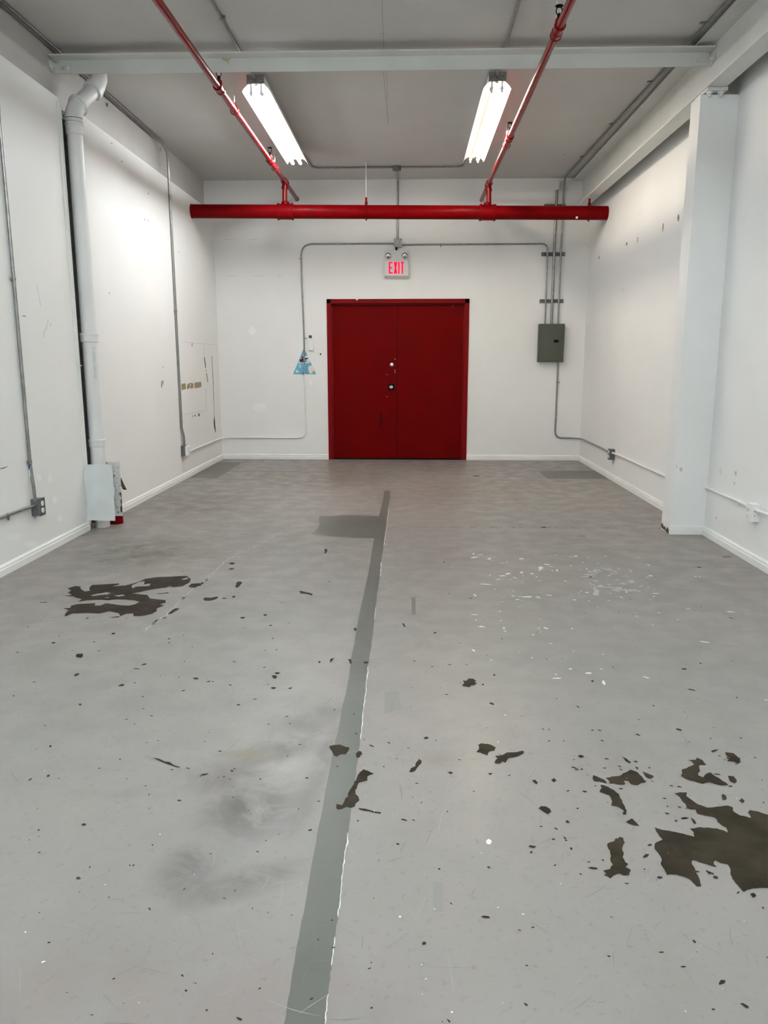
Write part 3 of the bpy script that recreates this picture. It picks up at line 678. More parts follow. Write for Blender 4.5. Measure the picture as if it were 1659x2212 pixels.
tG = run('conduit', [(2.085, YR+.3, ZC-.014), (ga.x, ga.y, ZC-.014), (Gx0, YB-.09, ZC-.014), (Gx0, yc, ZC-.12), (Gx1, yc, zpan)], .0115, 'long ceiling conduit beside the right beam turning down to the breaker panel', bend=.07)
for a, b in ((1523, 50), (1407, 177), (1323, 268), (1260, 339)):
    p = onp(a, b, 2, ZC-.008)
    MB().box(p.x-.035, p.x+.004, p.y-.01, p.y+.01, ZC-.012, ZC-.001).build('strap', 'galvanized', tG)
for lab, a, b, c, d_ in (('upper', 1170, 1221, 545, 553), ('lower', 1166, 1217, 646.5, 654), ('topmost', 1176, 1221.5, 441, 448)):
    y_ = YB-.018
    u0, u1 = onp(a, c, 1, y_), onp(b, d_, 1, y_)
    t = thing('strut_channel', ((u0.x+u1.x)/2, YB, u1.z), 'grey strut rail clamping the panel conduits, %s one' % {'upper': 'middle', 'lower': 'lowest', 'topmost': 'topmost'}[lab], 'strut', 'strut rails above the breaker panel')
    MB().box(u0.x, u1.x, YB-.006, YB, u1.z, u0.z).box(u0.x, u1.x, YB-.018, YB-.006, u0.z-.006, u0.z).box(u0.x, u1.x, YB-.018, YB-.006, u1.z, u1.z+.006).build('rail', 'strut_gray', t)
    for q in (.02, u1.x-u0.x-.02):
        MB().lathe((u0.x+q, YB-.006, (u0.z+u1.z)/2), (0, -1, 0), [(0, .009), (.006, .008)], 8).build('screw', 'galvanized', t)
    zc = (u0.z+u1.z)/2
    if lab != 'topmost':
        for (xa_, xb_, za, zb_, r) in ((Ex0, Ex1, zE-.25, zpan, .0105), (Fx0, Fx1, zF, zpan, .0165), (Gx0, Gx1, ZC-.12, zpan, .0115)):
            x = xa_+(xb_-xa_)*min(1, max(0, (za-zc)/(za-zb_)))
            MB().lathe((x, yc, zc-.016), (0, 0, 1), [(0, r+.003), (.032, r+.003)], 12).build('clamp', 'galvanized', t)
# conduit from the panel down and round to the right wall outlet
Hx = onp(1204.8, 800, 1, YB-.013).x; Hx2 = onp(1200, 915, 1, YB-.013).x; zH = onp(1225, 946, 1, YB-.013).z
b0 = onp(1328.5, 980.5, 0, XR); yo = b0.y-.0; zt_ = onp(1328.5, 961, 0, XR).z
run('conduit', [(Hx, YB-.013, pb.z+.006), (Hx, YB-.013, onp(1204, 830, 1, YB).z), (Hx2, YB-.013, onp(1202, 840, 1, YB).z), (Hx2, YB-.013, zH), (XR-.12, YB-.013, zH), (XR-.013, YB-.12, zH), (XR-.013, yo+.4, zH), (XR-.03, yo+.083, zH-.0)], .0115,
    'grey steel conduit from the breaker panel down and around the right corner', bend=.14, strapsat=((Vector((Hx, YB-.013, onp(1205, 826, 1, YB).z)), UPV, (1, 0, 0)),))
outlet_box(XR, -1, yo, yo+.085, zH-.07, zH+.052, 'dark outlet box with white sockets on the far right wall', 'box_gray', 'box_gray', 'plastic_white')
run('conduit', [(XR-.03, yo+.002, zH+.012), (XR-.03, yo-.04, zH+.012), (XR-.0125, yo-.2, zH+.012), (XR-.0125, CY1, zH+.012)], .0105, 'white painted conduit from the far right outlet to the column', 'trim_paint', .06)
zi = onp(1570, 1072, 0, XR-.0125).z
nb = onp(1640, 1123, 0, XR)
yi = nb.y
outlet_box(XR, -1, yi, yi+.085, zi-.085, zi+.035, 'white painted duplex outlet box on the near right wall', 'trim_paint', 'trim_paint', 'plastic_white')
run('conduit', [(XR-.0125, CY0-.001, zi), (XR-.0125, yi+.25, zi), (XR-.03, yi+.12, zi), (XR-.03, yi+.083, zi)], .0105, 'white painted conduit between the column and the near right outlet', 'trim_paint', .06,
    ((Vector((XR-.0125, onp(1595, 1080, 0, XR-.0125).y, zi)), ALY, (0, 0, -1)),))
run('conduit', [(XR-.03, yi+.002, zi), (XR-.03, yi-.05, zi), (XR-.0125, yi-.2, zi), (XR-.0125, YR+.3, zi)], .0105, 'white painted conduit leaving the near right outlet toward the viewer', 'trim_paint', .06)
# short ceiling conduits in the near bay feeding the lights
for (a, b, lab, fx) in (((454, 0), (521.5, 113), 'all-white tube', FXL), ((1125, 0), (1088, 106), 'dim yellowish tube', FXR)):
    p, q = onp(*a, 2, ZC-.012), onp(*b, 2, ZC-.012)
    x_ = (p.x+q.x)/2
    o = run('conduit', [(x_, 3.6, ZC-.012), (x_, 6.44, ZC-.012), (fx-.035, 6.63, ZC-.012), (fx-.035, 6.68, ZC-.012)], .010, 'straight ceiling conduit in line with the %s light, before the cross beam' % lab, bend=.06)
    y_ = onp(478, 38, 2, ZC-.012).y
    if fx < 0: MB().box(x_-.012, x_+.03, y_-.009, y_+.009, ZC-.024, ZC-.001).build('strap', 'galvanized', o)
# switch with painted triangle, remote
t = thing('wall_switch', (sx_, YB, swz0), 'blue painted switch box at the middle of the blue triangle', 'switch')
MB().box(onp(652.3, 800, 1, YB-.045).x, onp(662.7, 800, 1, YB-.045).x, YB-.045, YB, swz0, swz1).build('box', 'decal_blue', t, .004)
MB().box(sx_-.022, sx_+.008, YB-.049, YB-.045, swz0+.03, swz1-.03).build('switch_plate', 'decal_blue', t, .001)
MB().lathe((sx_-.008, YB-.047, (swz0+swz1)/2+.01), (0, -1, -.5), [(0, .007), (.016, .004)], 8).build('toggle', 'decal_blue', t)
tri = thing('triangle_decal', (onp(657, 808, 1, YB).x, YB, onp(657, 808, 1, YB).z), 'blue triangle with dark red fragments pasted left of the door', 'decal')
def zz(x, y): return (600+x/12.29, 680+y/12.29)
def dec(mat, pts, name, dy):
    return MB().prism([onp(*zz(x, y), 1, YB) + Vector((0, -dy, 0)) for x, y in pts], (0, .0006, 0)).build(name, mat, tri)
dec('decal_blue', [(695, 875), (1022, 1580), (404, 1580)], 'sheet', .0012)
dec('decal_pale', [(560, 1240), (690, 1090), (800, 1080), (860, 1250), (820, 1290), (720, 1285), (545, 1290)], 'worn_area', .0020)
dec('decal_maroon', [(625, 1120), (680, 1092), (690, 1265), (590, 1270), (620, 1235), (640, 1180)], 'fragment', .0028)
dec('black', [(575, 1200), (600, 1185), (640, 1170), (690, 1190), (640, 1210), (600, 1250), (575, 1275), (590, 1215)], 'fragment', .0034)
dec('black', [(720, 1145), (760, 1150), (805, 1135), (795, 1175), (740, 1190), (735, 1235), (722, 1240)], 'fragment', .0028)
dec('decal_maroon', [(735, 1225), (785, 1220), (780, 1240), (730, 1244)], 'fragment', .0034)
dec('decal_beige', [(800, 1400), (840, 1350), (900, 1345), (950, 1390), (985, 1460), (940, 1500), (905, 1555), (855, 1570), (825, 1500)], 'torn_patch', .0020)
dec('decal_pale', [(570, 1310), (605, 1340), (620, 1420), (585, 1390)], 'scratch', .0020)
dec('decal_pale', [(475, 1500), (510, 1460), (550, 1490), (560, 1530), (490, 1535)], 'scratch', .0020)
r0, r1 = onp(666.3, 756, 1, YB-.03), onp(676.3, 723.5, 1, YB-.03)
t = thing('remote_control', ((r0.x+r1.x)/2, YB, r0.z), 'slim white remote control in a wall holder beside the triangle', 'remote control')
MB().box(r0.x, r1.x, YB-.022, YB-.006, r0.z+.006, r1.z).build('body', 'plastic_white', t, .004)
MB().box(r0.x-.001, r1.x+.002, YB-.03, YB, r0.z, r0.z+.06).build('holder', 'plastic_white', t, .003)
c0, c1 = onp(667, 730.5, 1, YB-.022), onp(673, 724.3, 1, YB-.022)
MB().box(c0.x, c1.x+.004, YB-.0235, YB-.022, c0.z, c1.z).build('screen', 'screen_gray', t)
MB().box(c1.x-.006, c1.x+.002, YB-.0235, YB-.022, c0.z-.018, c0.z-.010).build('button', 'scuff', t)
# hanging strip and loose cable
h0, h1 = onp(873.5, 416, 1, YB-.02), onp(876.5, 388, 1, YB-.02)
o = MB().box(h0.x, h1.x, YB-.006, YB, h0.z, min(h1.z, ZC)).build('wall_strip', 'plastic_white', bevel=.002)
tag(o, 'short white plastic strip on the end wall above the red main', 'strip')
cp_ = [onp(x, y, 0, 2.225) for x, y in ((1316, 300), (1309, 317), (1296, 344), (1289, 350), (1276, 355), (1260, 362), (1253, 371), (1245, 388), (1240, 395))]
o = MB().tube(fillet(cp_, .1, 4), .007, 8).build('loose_cable', 'trim_paint')
tag(o, 'loose white painted cable sagging along the right steel beam', 'cable')

# ------------------------------------------------------------------ marks on walls, ceiling and floor
def Z5(x, y): return (320+x/5.82, 640+y/5.82)
for pts in ([(418, 1097), (430, 1103), (445, 1095), (470, 1094), (476, 1165), (420, 1181)], [(487, 1150), (490, 1115), (510, 1092), (528, 1088), (520, 1110), (530, 1130), (512, 1162), (487, 1167)], [(525, 1160), (535, 1120), (530, 1090), (556, 1088), (570, 1105), (568, 1155)], [(581, 1086), (664, 1075), (670, 1120), (664, 1143), (583, 1158)]):
    wallmark(wall_left, 'tape_brown', [Z5(*p) for p in pts], 0, XL, 'torn_tape')
for pts in ([(700, 765), (708, 760), (722, 850), (724, 905), (716, 902), (712, 860)], [(722, 925), (728, 925), (732, 945), (728, 950)], [(730, 968), (738, 968), (752, 1078), (745, 1083)], [(797, 748), (802, 748), (818, 1050), (832, 1480), (838, 1560), (850, 1700), (846, 1718), (828, 1650), (822, 1580), (830, 1500), (812, 1050)],
            [(548, 592), (556, 590), (554, 632), (549, 632)], [(553, 1497), (559, 1495), (558, 1522), (553, 1520)], [(583, 1495), (592, 1484), (598, 1510), (584, 1512)], [(628, 1480), (640, 1468), (648, 1490), (640, 1512), (628, 1505)], [(184, 885), (190, 880), (190, 905), (185, 903)], [(166, 1065), (174, 1060), (172, 1150), (165, 1140)]):
    wallmark(wall_left, 'rust', [Z5(*p) for p in pts], 0, XL, 'wall_scratch')
for a, b in (((430, 575), (840, 612)), ((445, 1490), (722, 1435)), ((722, 1150), (730, 1440)), ((700, 620), (708, 770))):
    (x0_, y0_), (x1_, y1_) = Z5(*a), Z5(*b); h = .35 if abs(y1_-y0_) < abs(x1_-x0_) else 0; v = 0 if h else .35
    wallmark(wall_left, 'scuff', [(x0_-v, y0_-h), (x1_-v, y1_-h), (x1_+v, y1_+h), (x0_+v, y0_+h)], 0, XL, 'wall_line')
for x, y, rx, ry in ((241, 309, .8, 2), (263, 349, .8, 2), (320, 418, .8, 2), (312, 474, .7, 1.8), (320, 476, .7, 1.8), (182, 402, .7, 1.6), (352, 826, .8, 6), (349, 832, .6, 3), (386, 545, .6, 1.4), (236, 633, .7, 1.6)):
    wallmark(wall_left, 'rust', ell(x, y, rx, ry, 7), 0, XL, 'nail_hole')
for pts in ([(103, 692), (104.5, 690), (101, 706), (98, 716), (97, 714), (101, 702)], [(110, 696), (111, 697), (108, 706), (107, 704)], [(79, 615), (80, 615), (88, 660), (87, 661)], [(47, 682), (55, 682), (55, 684.5), (48, 683.5)], [(0, 1011), (9, 1009), (18, 1006), (10, 1012), (1, 1014)], [(94, 716), (96, 712), (94, 728), (93, 729)]):
    wallmark(wall_left, 'scuff' if pts[0][0] > 60 else 'pencil', pts, 0, XL, 'wall_scuff')
for cx_, cy_, rx, ry in ((84, 1031, 5, 9), (108, 1034, 5, 10), (118, 1078, 5, 9), (30, 1160, 16, 9), (66, 1175, 14, 9), (128, 1120, 6, 8)):
    wallmark(wall_left, 'patch_white', ell(cx_, cy_, rx, ry, 12), 0, XL, 'filler_patch')
for pts in ([(1464.5, 464), (1466.5, 463), (1468, 470), (1466.5, 478), (1464, 477), (1463.5, 470)], [(1432, 483), (1434, 482), (1433.5, 492), (1431.5, 503), (1430.8, 495)], [(1352.5, 523.5), (1355.5, 523.5), (1355.5, 528), (1352.5, 531.5)], [(1377, 512), (1378.5, 512), (1378, 522), (1376.5, 526)], [(1292.5, 554), (1296, 552), (1294.5, 560), (1292.3, 560)]):
    wallmark(wall_right, 'stain_yellow' if pts[0][0] < 1300 else 'tape_brown', pts, 0, XR, 'wall_gouge')
for pts in ([(1558, 1011), (1559, 1010.5), (1557.5, 1025), (1556.5, 1026)], [(1555, 1015), (1556, 1014), (1555.5, 1022), (1554.6, 1022)], [(1587, 1018), (1592, 1018), (1591, 1027), (1588, 1027)], [(1585, 1042), (1588, 1041), (1588, 1047), (1585.5, 1047)], [(1546, 1117), (1549, 1116), (1549, 1121), (1546, 1121)], [(1345, 620), (1346, 620), (1345.5, 631), (1344.8, 631)]):
    wallmark(wall_right, 'scuff', pts, 0, XR, 'wall_scuff')
wallmark(wall_back, 'rust', [(691, 763), (694, 763), (694, 767), (691, 767)], 1, YB, 'anchor_hole')
for a, b, y in ((482, 512, 517), (540, 560, 517), (489, 512, 595), (545, 568, 596), (600, 608, 596)):
    wallmark(wall_back, 'scuff', [(a, y), (b, y), (b, y+.6), (a, y+.6)], 1, YB, 'wall_line')
for cx_, cy_, rx, ry in ((545, 715, 8, 10), (672, 825, 4, 6), (560, 880, 16, 10)):
    wallmark(wall_back, 'patch_white', ell(cx_, cy_, rx, ry, 12), 1, YB, 'filler_patch')
def cline(a, b, wpx, mat, name):
    (x0_, y0_), (x1_, y1_) = a, b
    wallmark(ceiling, mat, [(x0_-wpx, y0_), (x1_-wpx, y1_), (x1_+wpx, y1_), (x0_+wpx, y0_)], 2, ZC, name)
cline((825, 0), (829, 104), .5, 'pencil', 'pencil_line')
cline((828, 154), (839, 266), .5, 'pencil', 'pencil_line'); cline((834, 154), (838, 215), .4, 'pencil', 'pencil_line')
wallmark(ceiling, 'pencil', [(819, 72), (832, 71.4), (832, 72.4), (819, 73)], 2, ZC, 'pencil_line')
cline((1370.5, 144), (1199, 361), .5, 'scuff', 'ceiling_crack')
for x, y, rx, ry in ((1219, 334, 2.6, 1), (237, 36, 1, .6), (100, 41, 1, .6), (723, 230, .9, .7), (1215, 188, 1, .8), (794, 335, 5, .8), (1160, 278, 4, .6), (1315, 221, 6, 2), (1293, 250, 5, 1.5), (1206, 358, 8, 1)):
    wallmark(ceiling, 'pencil' if rx < 3 else 'scuff', ell(x, y, rx, ry, 8), 2, ZC, 'ceiling_mark')
upl = [onp(x, y, 0, XLU) for x, y in ((368, 323), (380, 333), (400, 350), (425, 372), (450, 393), (447, 398), (420, 374), (398, 355), (372, 329))]
MB().poly([Vector((XLU+.0012, p.y, min(p.z, ZC-.002))) for p in upl]).build('water_stain', 'stain_yellow', wall_left)
for (a, b) in ((230, 223), (346, 320), (426, 387)):
    p = onp(a, b, 0, XLU); MB().prism([p+Vector((.001, dy, dz)) for dy, dz in ((-.03, .0), (0, -.012), (.03, .012), (.01, .004), (.02, -.02), (0, -.03))], (.003, 0, 0)).build('anchor_scar', 'stain_yellow' if a > 240 else 'rust', wall_left)

# floor marks -------------------------------------------------
def fpoly(org, sc, pts, mat, name, z, jg=.09, lev=2):
    P = [onf(org[0]+x/sc, org[1]+y/sc) for x, y in pts]
    if jg: P = jag(P, jg, lev)
    return MB().poly([Vector((p.x, p.y, z)) for p in P]).build(name, mat, floor)
ZA, SA = (0, 1160), 2.9625; ZB_, SB_ = (560, 1020), 3.072; ZD, SD = (560, 1500), 3.072; ZCc, SC = (1000, 1550), 2.5175; ZE, SE = (0, 1550), 2.765; ZF, SF = (1000, 1120), 2.5175
strip_l = [(828, 122), (822, 180), (805, 250), (795, 292), (590, 285), (480, 291), (400, 290), (395, 320), (402, 345), (385, 375), (345, 412), (460, 425), (560, 430), (640, 437), (762, 437), (745, 540), (735, 610), (720, 690), (700, 775), (685, 850), (668, 920), (655, 990), (643, 1060), (630, 1140), (612, 1220), (605, 1280), (590, 1380), (572, 1475)]
strip_r = [(870, 122), (862, 220), (848, 330), (835, 430), (820, 520), (808, 600), (803, 680), (790, 760), (780, 830), (770, 930), (762, 1000), (748, 1120), (735, 1200), (722, 1290), (712, 1380), (705, 1475)]
sl2 = [(545, 110), (525, 230), (505, 310), (480, 430), (455, 560), (430, 700), (395, 870), (365, 1040), (335, 1210), (305, 1390), (270, 1570), (240, 1730), (215, 1880), (190, 2030), (165, 2187), (100, 2600)]
sr2 = [(685, 150), (672, 300), (655, 430), (635, 580), (612, 740), (600, 850), (585, 960), (565, 1090), (548, 1240), (535, 1390), (515, 1520), (498, 1660), (480, 1800), (462, 1950), (448, 2080), (437, 2187), (385, 2600)]
LP = [(560+x/SB_, 1020+y/SB_) for x, y in strip_l]+[(560+x/SD, 1500+y/SD) for x, y in sl2]
RP = [(560+x/SB_, 1020+y/SB_) for x, y in strip_r]+[(560+x/SD, 1500+y/SD) for x, y in sr2]
def dens(P, k=3, amp=.0035):
    out = []; r = random.Random(3)
    for i in range(len(P)-1):
        for j in range(k):
            q = P[i].lerp(P[i+1], j/k)
            out.append(q+Vector((r.uniform(-amp, amp) if j else 0, 0, 0)))
    return out+[P[-1]]
LW = dens([onf(*p) for p in LP], 3, .0012); RW = dens([onf(*p) for p in RP], 6, .0016)
MB().poly([Vector((p.x, p.y, .0006)) for p in LW+RW[::-1]]).build('grey_paint_stripe', 'stripe_gray', floor)
# ragged white edge along the stripe
wm = MB(); rnd = random.Random(11)
def edge_seg(i0, i1, wmax):
    a = RW[i0:i1+1]; k = len(a)
    if k < 2: return
    wd = [.34*wmax*rnd.uniform(.15, 1)*(0.3 if i in (0, k-1) else 1) for i in range(k)]
    wm.poly([Vector((p.x-.001, p.y, .0011)) for p in a]+[Vector((p.x+q, p.y, .0011)) for p, q in list(zip(a, wd))[::-1]])
n_ = len(RW)
for i0, i1, wmx in ((6, 14, .010), (14, 22, .016), (30, 37, .022), (52, 58, .006), (78, 84, .010), (84, 102, .008), (130, 141, .010), (141, 154, .006), (160, 168, .005), (176, 186, .005)):
    edge_seg(min(i0, n_-2), min(i1, n_-1), wmx)
tag(wm.build('white_paint_edge', 'white_fleck', floor), 'ragged white paint line along the stripe')
fpoly((400, 980), 7.54, [(50, 400), (520, 140), (580, 143), (930, 143), (700, 290), (515, 403), (200, 397)], 'patch_gray', 'dark_grey_patch', .0007, .004, 1)
fpoly((1140, 980), 8.295, [(190, 315), (1210, 305), (1330, 375), (1450, 458), (345, 447)], 'patch_gray', 'dark_grey_patch', .0007, .004, 1)
big = []
def bare(org, sc, pts, jg=.09, lev=2): fpoly(org, sc, pts, 'bare_concrete', 'bare_patch', .0014, jg, lev)
bare(ZA, SA, [(430, 330), (480, 315), (515, 318), (520, 335), (545, 350), (575, 345), (575, 320), (590, 308), (760, 298), (762, 306), (720, 318), (800, 312), (880, 290), (930, 268), (1000, 258), (1190, 250), (1222, 270), (1215, 290), (1170, 315), (1110, 322), (1085, 315), (1060, 325), (980, 335), (900, 352), (845, 362), (900, 368), (945, 372), (960, 395), (1010, 400), (1060, 405), (1062, 420), (1020, 432), (1050, 440), (1000, 460), (1005, 475), (975, 492), (900, 508), (855, 508), (850, 490), (810, 492), (770, 510), (760, 488), (700, 475), (640, 490), (560, 487), (500, 490), (470, 490), (420, 505), (415, 498), (440, 470), (405, 458), (450, 455), (455, 440), (500, 430), (610, 425), (605, 440), (640, 440), (680, 425), (750, 435), (830, 440), (870, 430), (895, 415), (860, 405), (800, 400), (740, 400), (690, 405), (650, 402), (560, 405), (510, 415), (500, 412), (525, 400), (490, 390), (470, 380), (405, 380), (460, 372), (435, 358), (455, 345)], .05)
for pts in ([(850, 330), (845, 310), (890, 290), (925, 285), (920, 305), (965, 300), (955, 315), (900, 318), (870, 320)], [(580, 375), (620, 365), (680, 355), (710, 360), (690, 370), (600, 380)], [(1160, 272), (1190, 262), (1210, 266), (1180, 276)], [(730, 376), (790, 370), (800, 376), (760, 384)], [(665, 392), (690, 386), (700, 392)]):
    fpoly(ZA, SA, pts, 'floor_paint', 'paint_island', .0020, .08, 1)
for pts in ([(1208, 313), (1225, 300), (1300, 297), (1280, 312), (1250, 325), (1215, 322)], [(1505, 320), (1515, 290), (1535, 285), (1552, 292), (1530, 318), (1515, 327)], [(1300, 400), (1310, 388), (1350, 390), (1395, 382), (1390, 395), (1350, 408), (1310, 408)], [(1418, 394), (1435, 390), (1455, 394), (1430, 398)], [(1485, 380), (1504, 377), (1505, 388), (1487, 390)], [(1460, 172), (1480, 163), (1505, 168), (1490, 178)], [(1455, 205), (1485, 200), (1502, 205), (1480, 211)], [(1075, 495), (1095, 475), (1125, 457), (1148, 458), (1130, 472), (1100, 490)], [(1035, 522), (1065, 514), (1060, 522)], [(485, 765), (490, 750), (530, 748), (532, 765), (520, 775), (495, 772)], [(1070, 655), (1090, 645), (1085, 658)], [(1070, 678), (1085, 674), (1090, 681)], [(1535, 515), (1560, 512), (1570, 518), (1550, 524)], [(1612, 1043), (1645, 1035), (1640, 1042)], [(1000, 362), (1080, 355), (1075, 361), (1010, 365)], [(500, 1068), (520, 1068), (520, 1080), (505, 1078)], [(250, 418), (300, 416), (302, 421), (260, 422)], [(690, 515), (760, 508), (770, 513), (740, 516)], [(548, 522), (560, 517), (570, 520), (556, 526)]):
    bare(ZA, SA, pts, .08, 1)
for pts in ([(430, 540), (432, 520), (440, 508), (450, 512), (440, 540)], [(262, 790), (280, 790), (300, 795), (355, 810), (350, 820), (310, 808), (275, 803)], [(625, 1042), (635, 1033), (648, 1040), (645, 1052), (632, 1053)], [(590, 1245), (605, 1240), (612, 1255), (615, 1270), (600, 1272)], [(692, 1263), (705, 1257), (728, 1262), (722, 1270), (700, 1272)], [(82, 1355), (95, 1348), (118, 1352), (115, 1368), (95, 1372)], [(100, 1335), (120, 1328), (142, 1335), (120, 1343)], [(75, 1432), (95, 1427), (115, 1432), (95, 1440)], [(190, 1438), (205, 1430), (222, 1432), (205, 1441)], [(1350, 1385), (1375, 1385), (1390, 1370), (1420, 1372), (1440, 1385), (1430, 1395), (1445, 1402), (1430, 1415), (1410, 1415), (1395, 1428), (1370, 1422), (1350, 1420), (1345, 1412), (1360, 1405)], [(948, 1005), (960, 1005), (972, 1028), (960, 1028)], [(25, 948), (40, 942), (52, 950), (38, 956)], [(62, 1018), (75, 1014), (90, 1018), (74, 1022)], [(388, 1258), (402, 1254), (410, 1262), (398, 1270)], [(465, 1262), (475, 1240), (500, 1233), (490, 1245), (480, 1260)], [(1218, 597), (1232, 595), (1236, 600), (1225, 602)], [(1250, 806), (1265, 804), (1262, 810)], [(1412, 26), (1430, 22), (1470, 25), (1455, 29)]):
    bare(ZB_, SB_, pts, .08, 1)
for pts in ([(465, 345), (490, 338), (530, 335), (560, 345), (598, 355), (590, 378), (575, 400), (535, 403), (515, 415), (498, 410), (490, 395), (480, 375)], [(640, 395), (660, 378), (675, 380), (683, 398), (665, 420), (645, 422)], [(650, 550), (665, 520), (690, 498), (725, 510), (760, 528), (735, 535), (715, 548), (718, 575), (685, 582), (660, 590), (650, 620), (635, 640), (640, 665), (660, 685), (665, 705), (640, 725), (635, 745), (605, 755), (575, 748), (545, 765), (520, 768), (512, 730), (545, 738), (560, 720), (570, 695), (590, 680), (600, 640), (620, 610), (632, 580)], [(995, 515), (1010, 490), (1035, 480), (1040, 455), (1060, 428), (1075, 440), (1072, 465), (1050, 485), (1035, 510), (1010, 520)], [(660, 755), (700, 760), (810, 785), (805, 795), (740, 780), (665, 765)], [(1248, 517), (1270, 515), (1288, 522), (1272, 533)], [(940, 828), (955, 828), (985, 838), (980, 842), (945, 834)], [(1185, 1160), (1200, 1154), (1202, 1164), (1190, 1168)], [(1160, 304), (1180, 306), (1175, 311)], [(895, 426), (920, 428), (915, 433)], [(322, 905), (345, 895), (352, 905), (330, 910)], [(385, 710), (402, 708), (404, 714), (388, 715)], [(788, 1100), (797, 1100), (795, 1112)]):
    bare(ZD, SD, pts)
for pts in ([(75, 190), (88, 175), (82, 150), (100, 142), (135, 145), (180, 165), (172, 182), (145, 185), (135, 208), (115, 200), (90, 190)], [(170, 245), (188, 225), (175, 210), (215, 205), (240, 192), (300, 188), (330, 182), (333, 195), (300, 212), (255, 220), (238, 238), (232, 248), (215, 240), (200, 253), (178, 252)], [(705, 335), (710, 315), (745, 330), (775, 345), (782, 360), (750, 350), (715, 348)], [(775, 330), (850, 320), (870, 305), (910, 285), (950, 300), (975, 325), (998, 350), (950, 370), (915, 365), (895, 345), (875, 345), (880, 365), (840, 365), (800, 355)], [(975, 295), (1000, 305), (1038, 320), (1020, 335), (995, 325)], [(742, 405), (755, 385), (748, 367), (790, 378), (820, 395), (850, 420), (865, 450), (880, 485), (888, 530), (870, 528), (875, 510), (840, 485), (805, 480), (810, 455), (795, 425), (770, 415)], [(885, 570), (920, 550), (940, 570), (960, 592), (925, 585)], [(410, 495), (425, 483), (450, 485), (475, 500), (482, 515), (465, 528), (435, 512)],
            [(785, 690), (820, 675), (830, 660), (870, 660), (880, 685), (868, 705), (875, 740), (868, 760), (885, 790), (900, 800), (885, 815), (912, 830), (905, 858), (870, 860), (850, 850), (820, 860), (800, 878), (785, 860), (762, 835), (800, 825), (815, 800), (800, 770), (800, 730), (790, 715)],
            [(1185, 315), (1190, 285), (1225, 270), (1255, 260), (1245, 240), (1222, 232), (1265, 232), (1270, 218), (1305, 235), (1325, 258), (1295, 258), (1280, 262), (1290, 290), (1280, 315), (1300, 330), (1320, 310), (1345, 300), (1380, 325), (1410, 345), (1443, 368), (1400, 370), (1340, 352), (1305, 362), (1265, 350), (1225, 340), (1195, 325)],
            [(1425, 190), (1470, 195), (1510, 225), (1512, 245), (1495, 255), (1470, 240), (1435, 238), (1455, 222), (1435, 210)], [(1440, 318), (1470, 320), (1490, 345), (1478, 360), (1450, 345)],
            [(1150, 415), (1180, 408), (1215, 408), (1215, 430), (1250, 455), (1280, 475), (1330, 492), (1430, 480), (1465, 488), (1470, 510), (1510, 535), (1565, 548), (1548, 520), (1560, 505), (1600, 512), (1659, 530), (1720, 545), (1750, 700), (1740, 850), (1715, 935), (1659, 930), (1600, 930), (1545, 938), (1525, 950), (1500, 920), (1465, 880), (1455, 840), (1440, 800), (1405, 795), (1370, 778), (1365, 800), (1380, 815), (1330, 800), (1250, 775), (1245, 800), (1270, 850), (1290, 890), (1295, 920), (1270, 920), (1230, 880), (1160, 855), (1110, 858), (1075, 800), (1075, 760), (1045, 720), (1042, 690), (1085, 665), (1065, 640), (1040, 600), (1100, 615), (1180, 630), (1258, 650), (1255, 625), (1235, 605), (1290, 598), (1380, 605), (1440, 628), (1430, 600), (1385, 570), (1370, 545), (1320, 535), (1275, 525), (1265, 500), (1230, 500), (1215, 490), (1210, 470), (1190, 455), (1180, 435)],
            [(1500, 455), (1515, 440), (1532, 455), (1520, 468)], [(375, 345), (390, 338), (408, 355), (400, 367)], [(480, 340), (495, 330), (510, 345), (495, 355)], [(357, 705), (365, 695), (400, 702), (380, 712)], [(1562, 960), (1580, 955), (1595, 970), (1578, 983)], [(135, 305), (165, 303), (150, 315)], [(862, 210), (890, 225), (915, 245), (905, 252), (885, 240)], [(625, 208), (645, 205), (662, 215), (640, 220)], [(242, 315), (260, 314), (255, 321)], [(492, 805), (508, 798), (500, 812)], [(672, 785), (695, 785), (685, 792)], [(875, 902), (905, 902), (895, 910)], [(1350, 182), (1390, 174), (1375, 184), (1355, 192)], [(935, 268), (955, 275), (948, 284)], [(1005, 273), (1020, 270), (1015, 282)], [(640, 278), (655, 282), (645, 288)], [(1148, 558), (1170, 562), (1158, 571)], [(1240, 545), (1260, 560), (1270, 582), (1255, 578)], [(1165, 485), (1190, 488), (1180, 494)], [(1105, 482), (1120, 484), (1112, 490)], [(1095, 518), (1130, 526), (1110, 530)]):
    bare(ZCc, SC, pts, .09, 2 if len(pts) > 8 else 1)
for pts in ([(915, 240), (940, 245), (985, 265), (1015, 268), (1035, 285), (1080, 297), (1060, 300), (1020, 287), (985, 275), (945, 258)], [(1195, 345), (1215, 338), (1245, 335), (1240, 342), (1210, 350)], [(1055, 497), (1070, 492), (1088, 497), (1070, 503)], [(485, 642), (500, 633), (518, 638), (510, 648), (492, 650)], [(222, 675), (235, 668), (240, 672), (230, 680)], [(768, 884), (782, 880), (778, 892)], [(790, 890), (798, 878), (805, 880), (796, 893)], [(1295, 203), (1325, 198), (1318, 207)], [(1390, 308), (1408, 304), (1402, 312)], [(640, 1075), (658, 1073), (655, 1079)], [(1480, 555), (1490, 553), (1487, 560)], [(345, 366), (358, 363), (352, 369)], [(1595, 1166), (1605, 1164), (1602, 1172)]):
    bare(ZE, SE, pts, .06, 1)
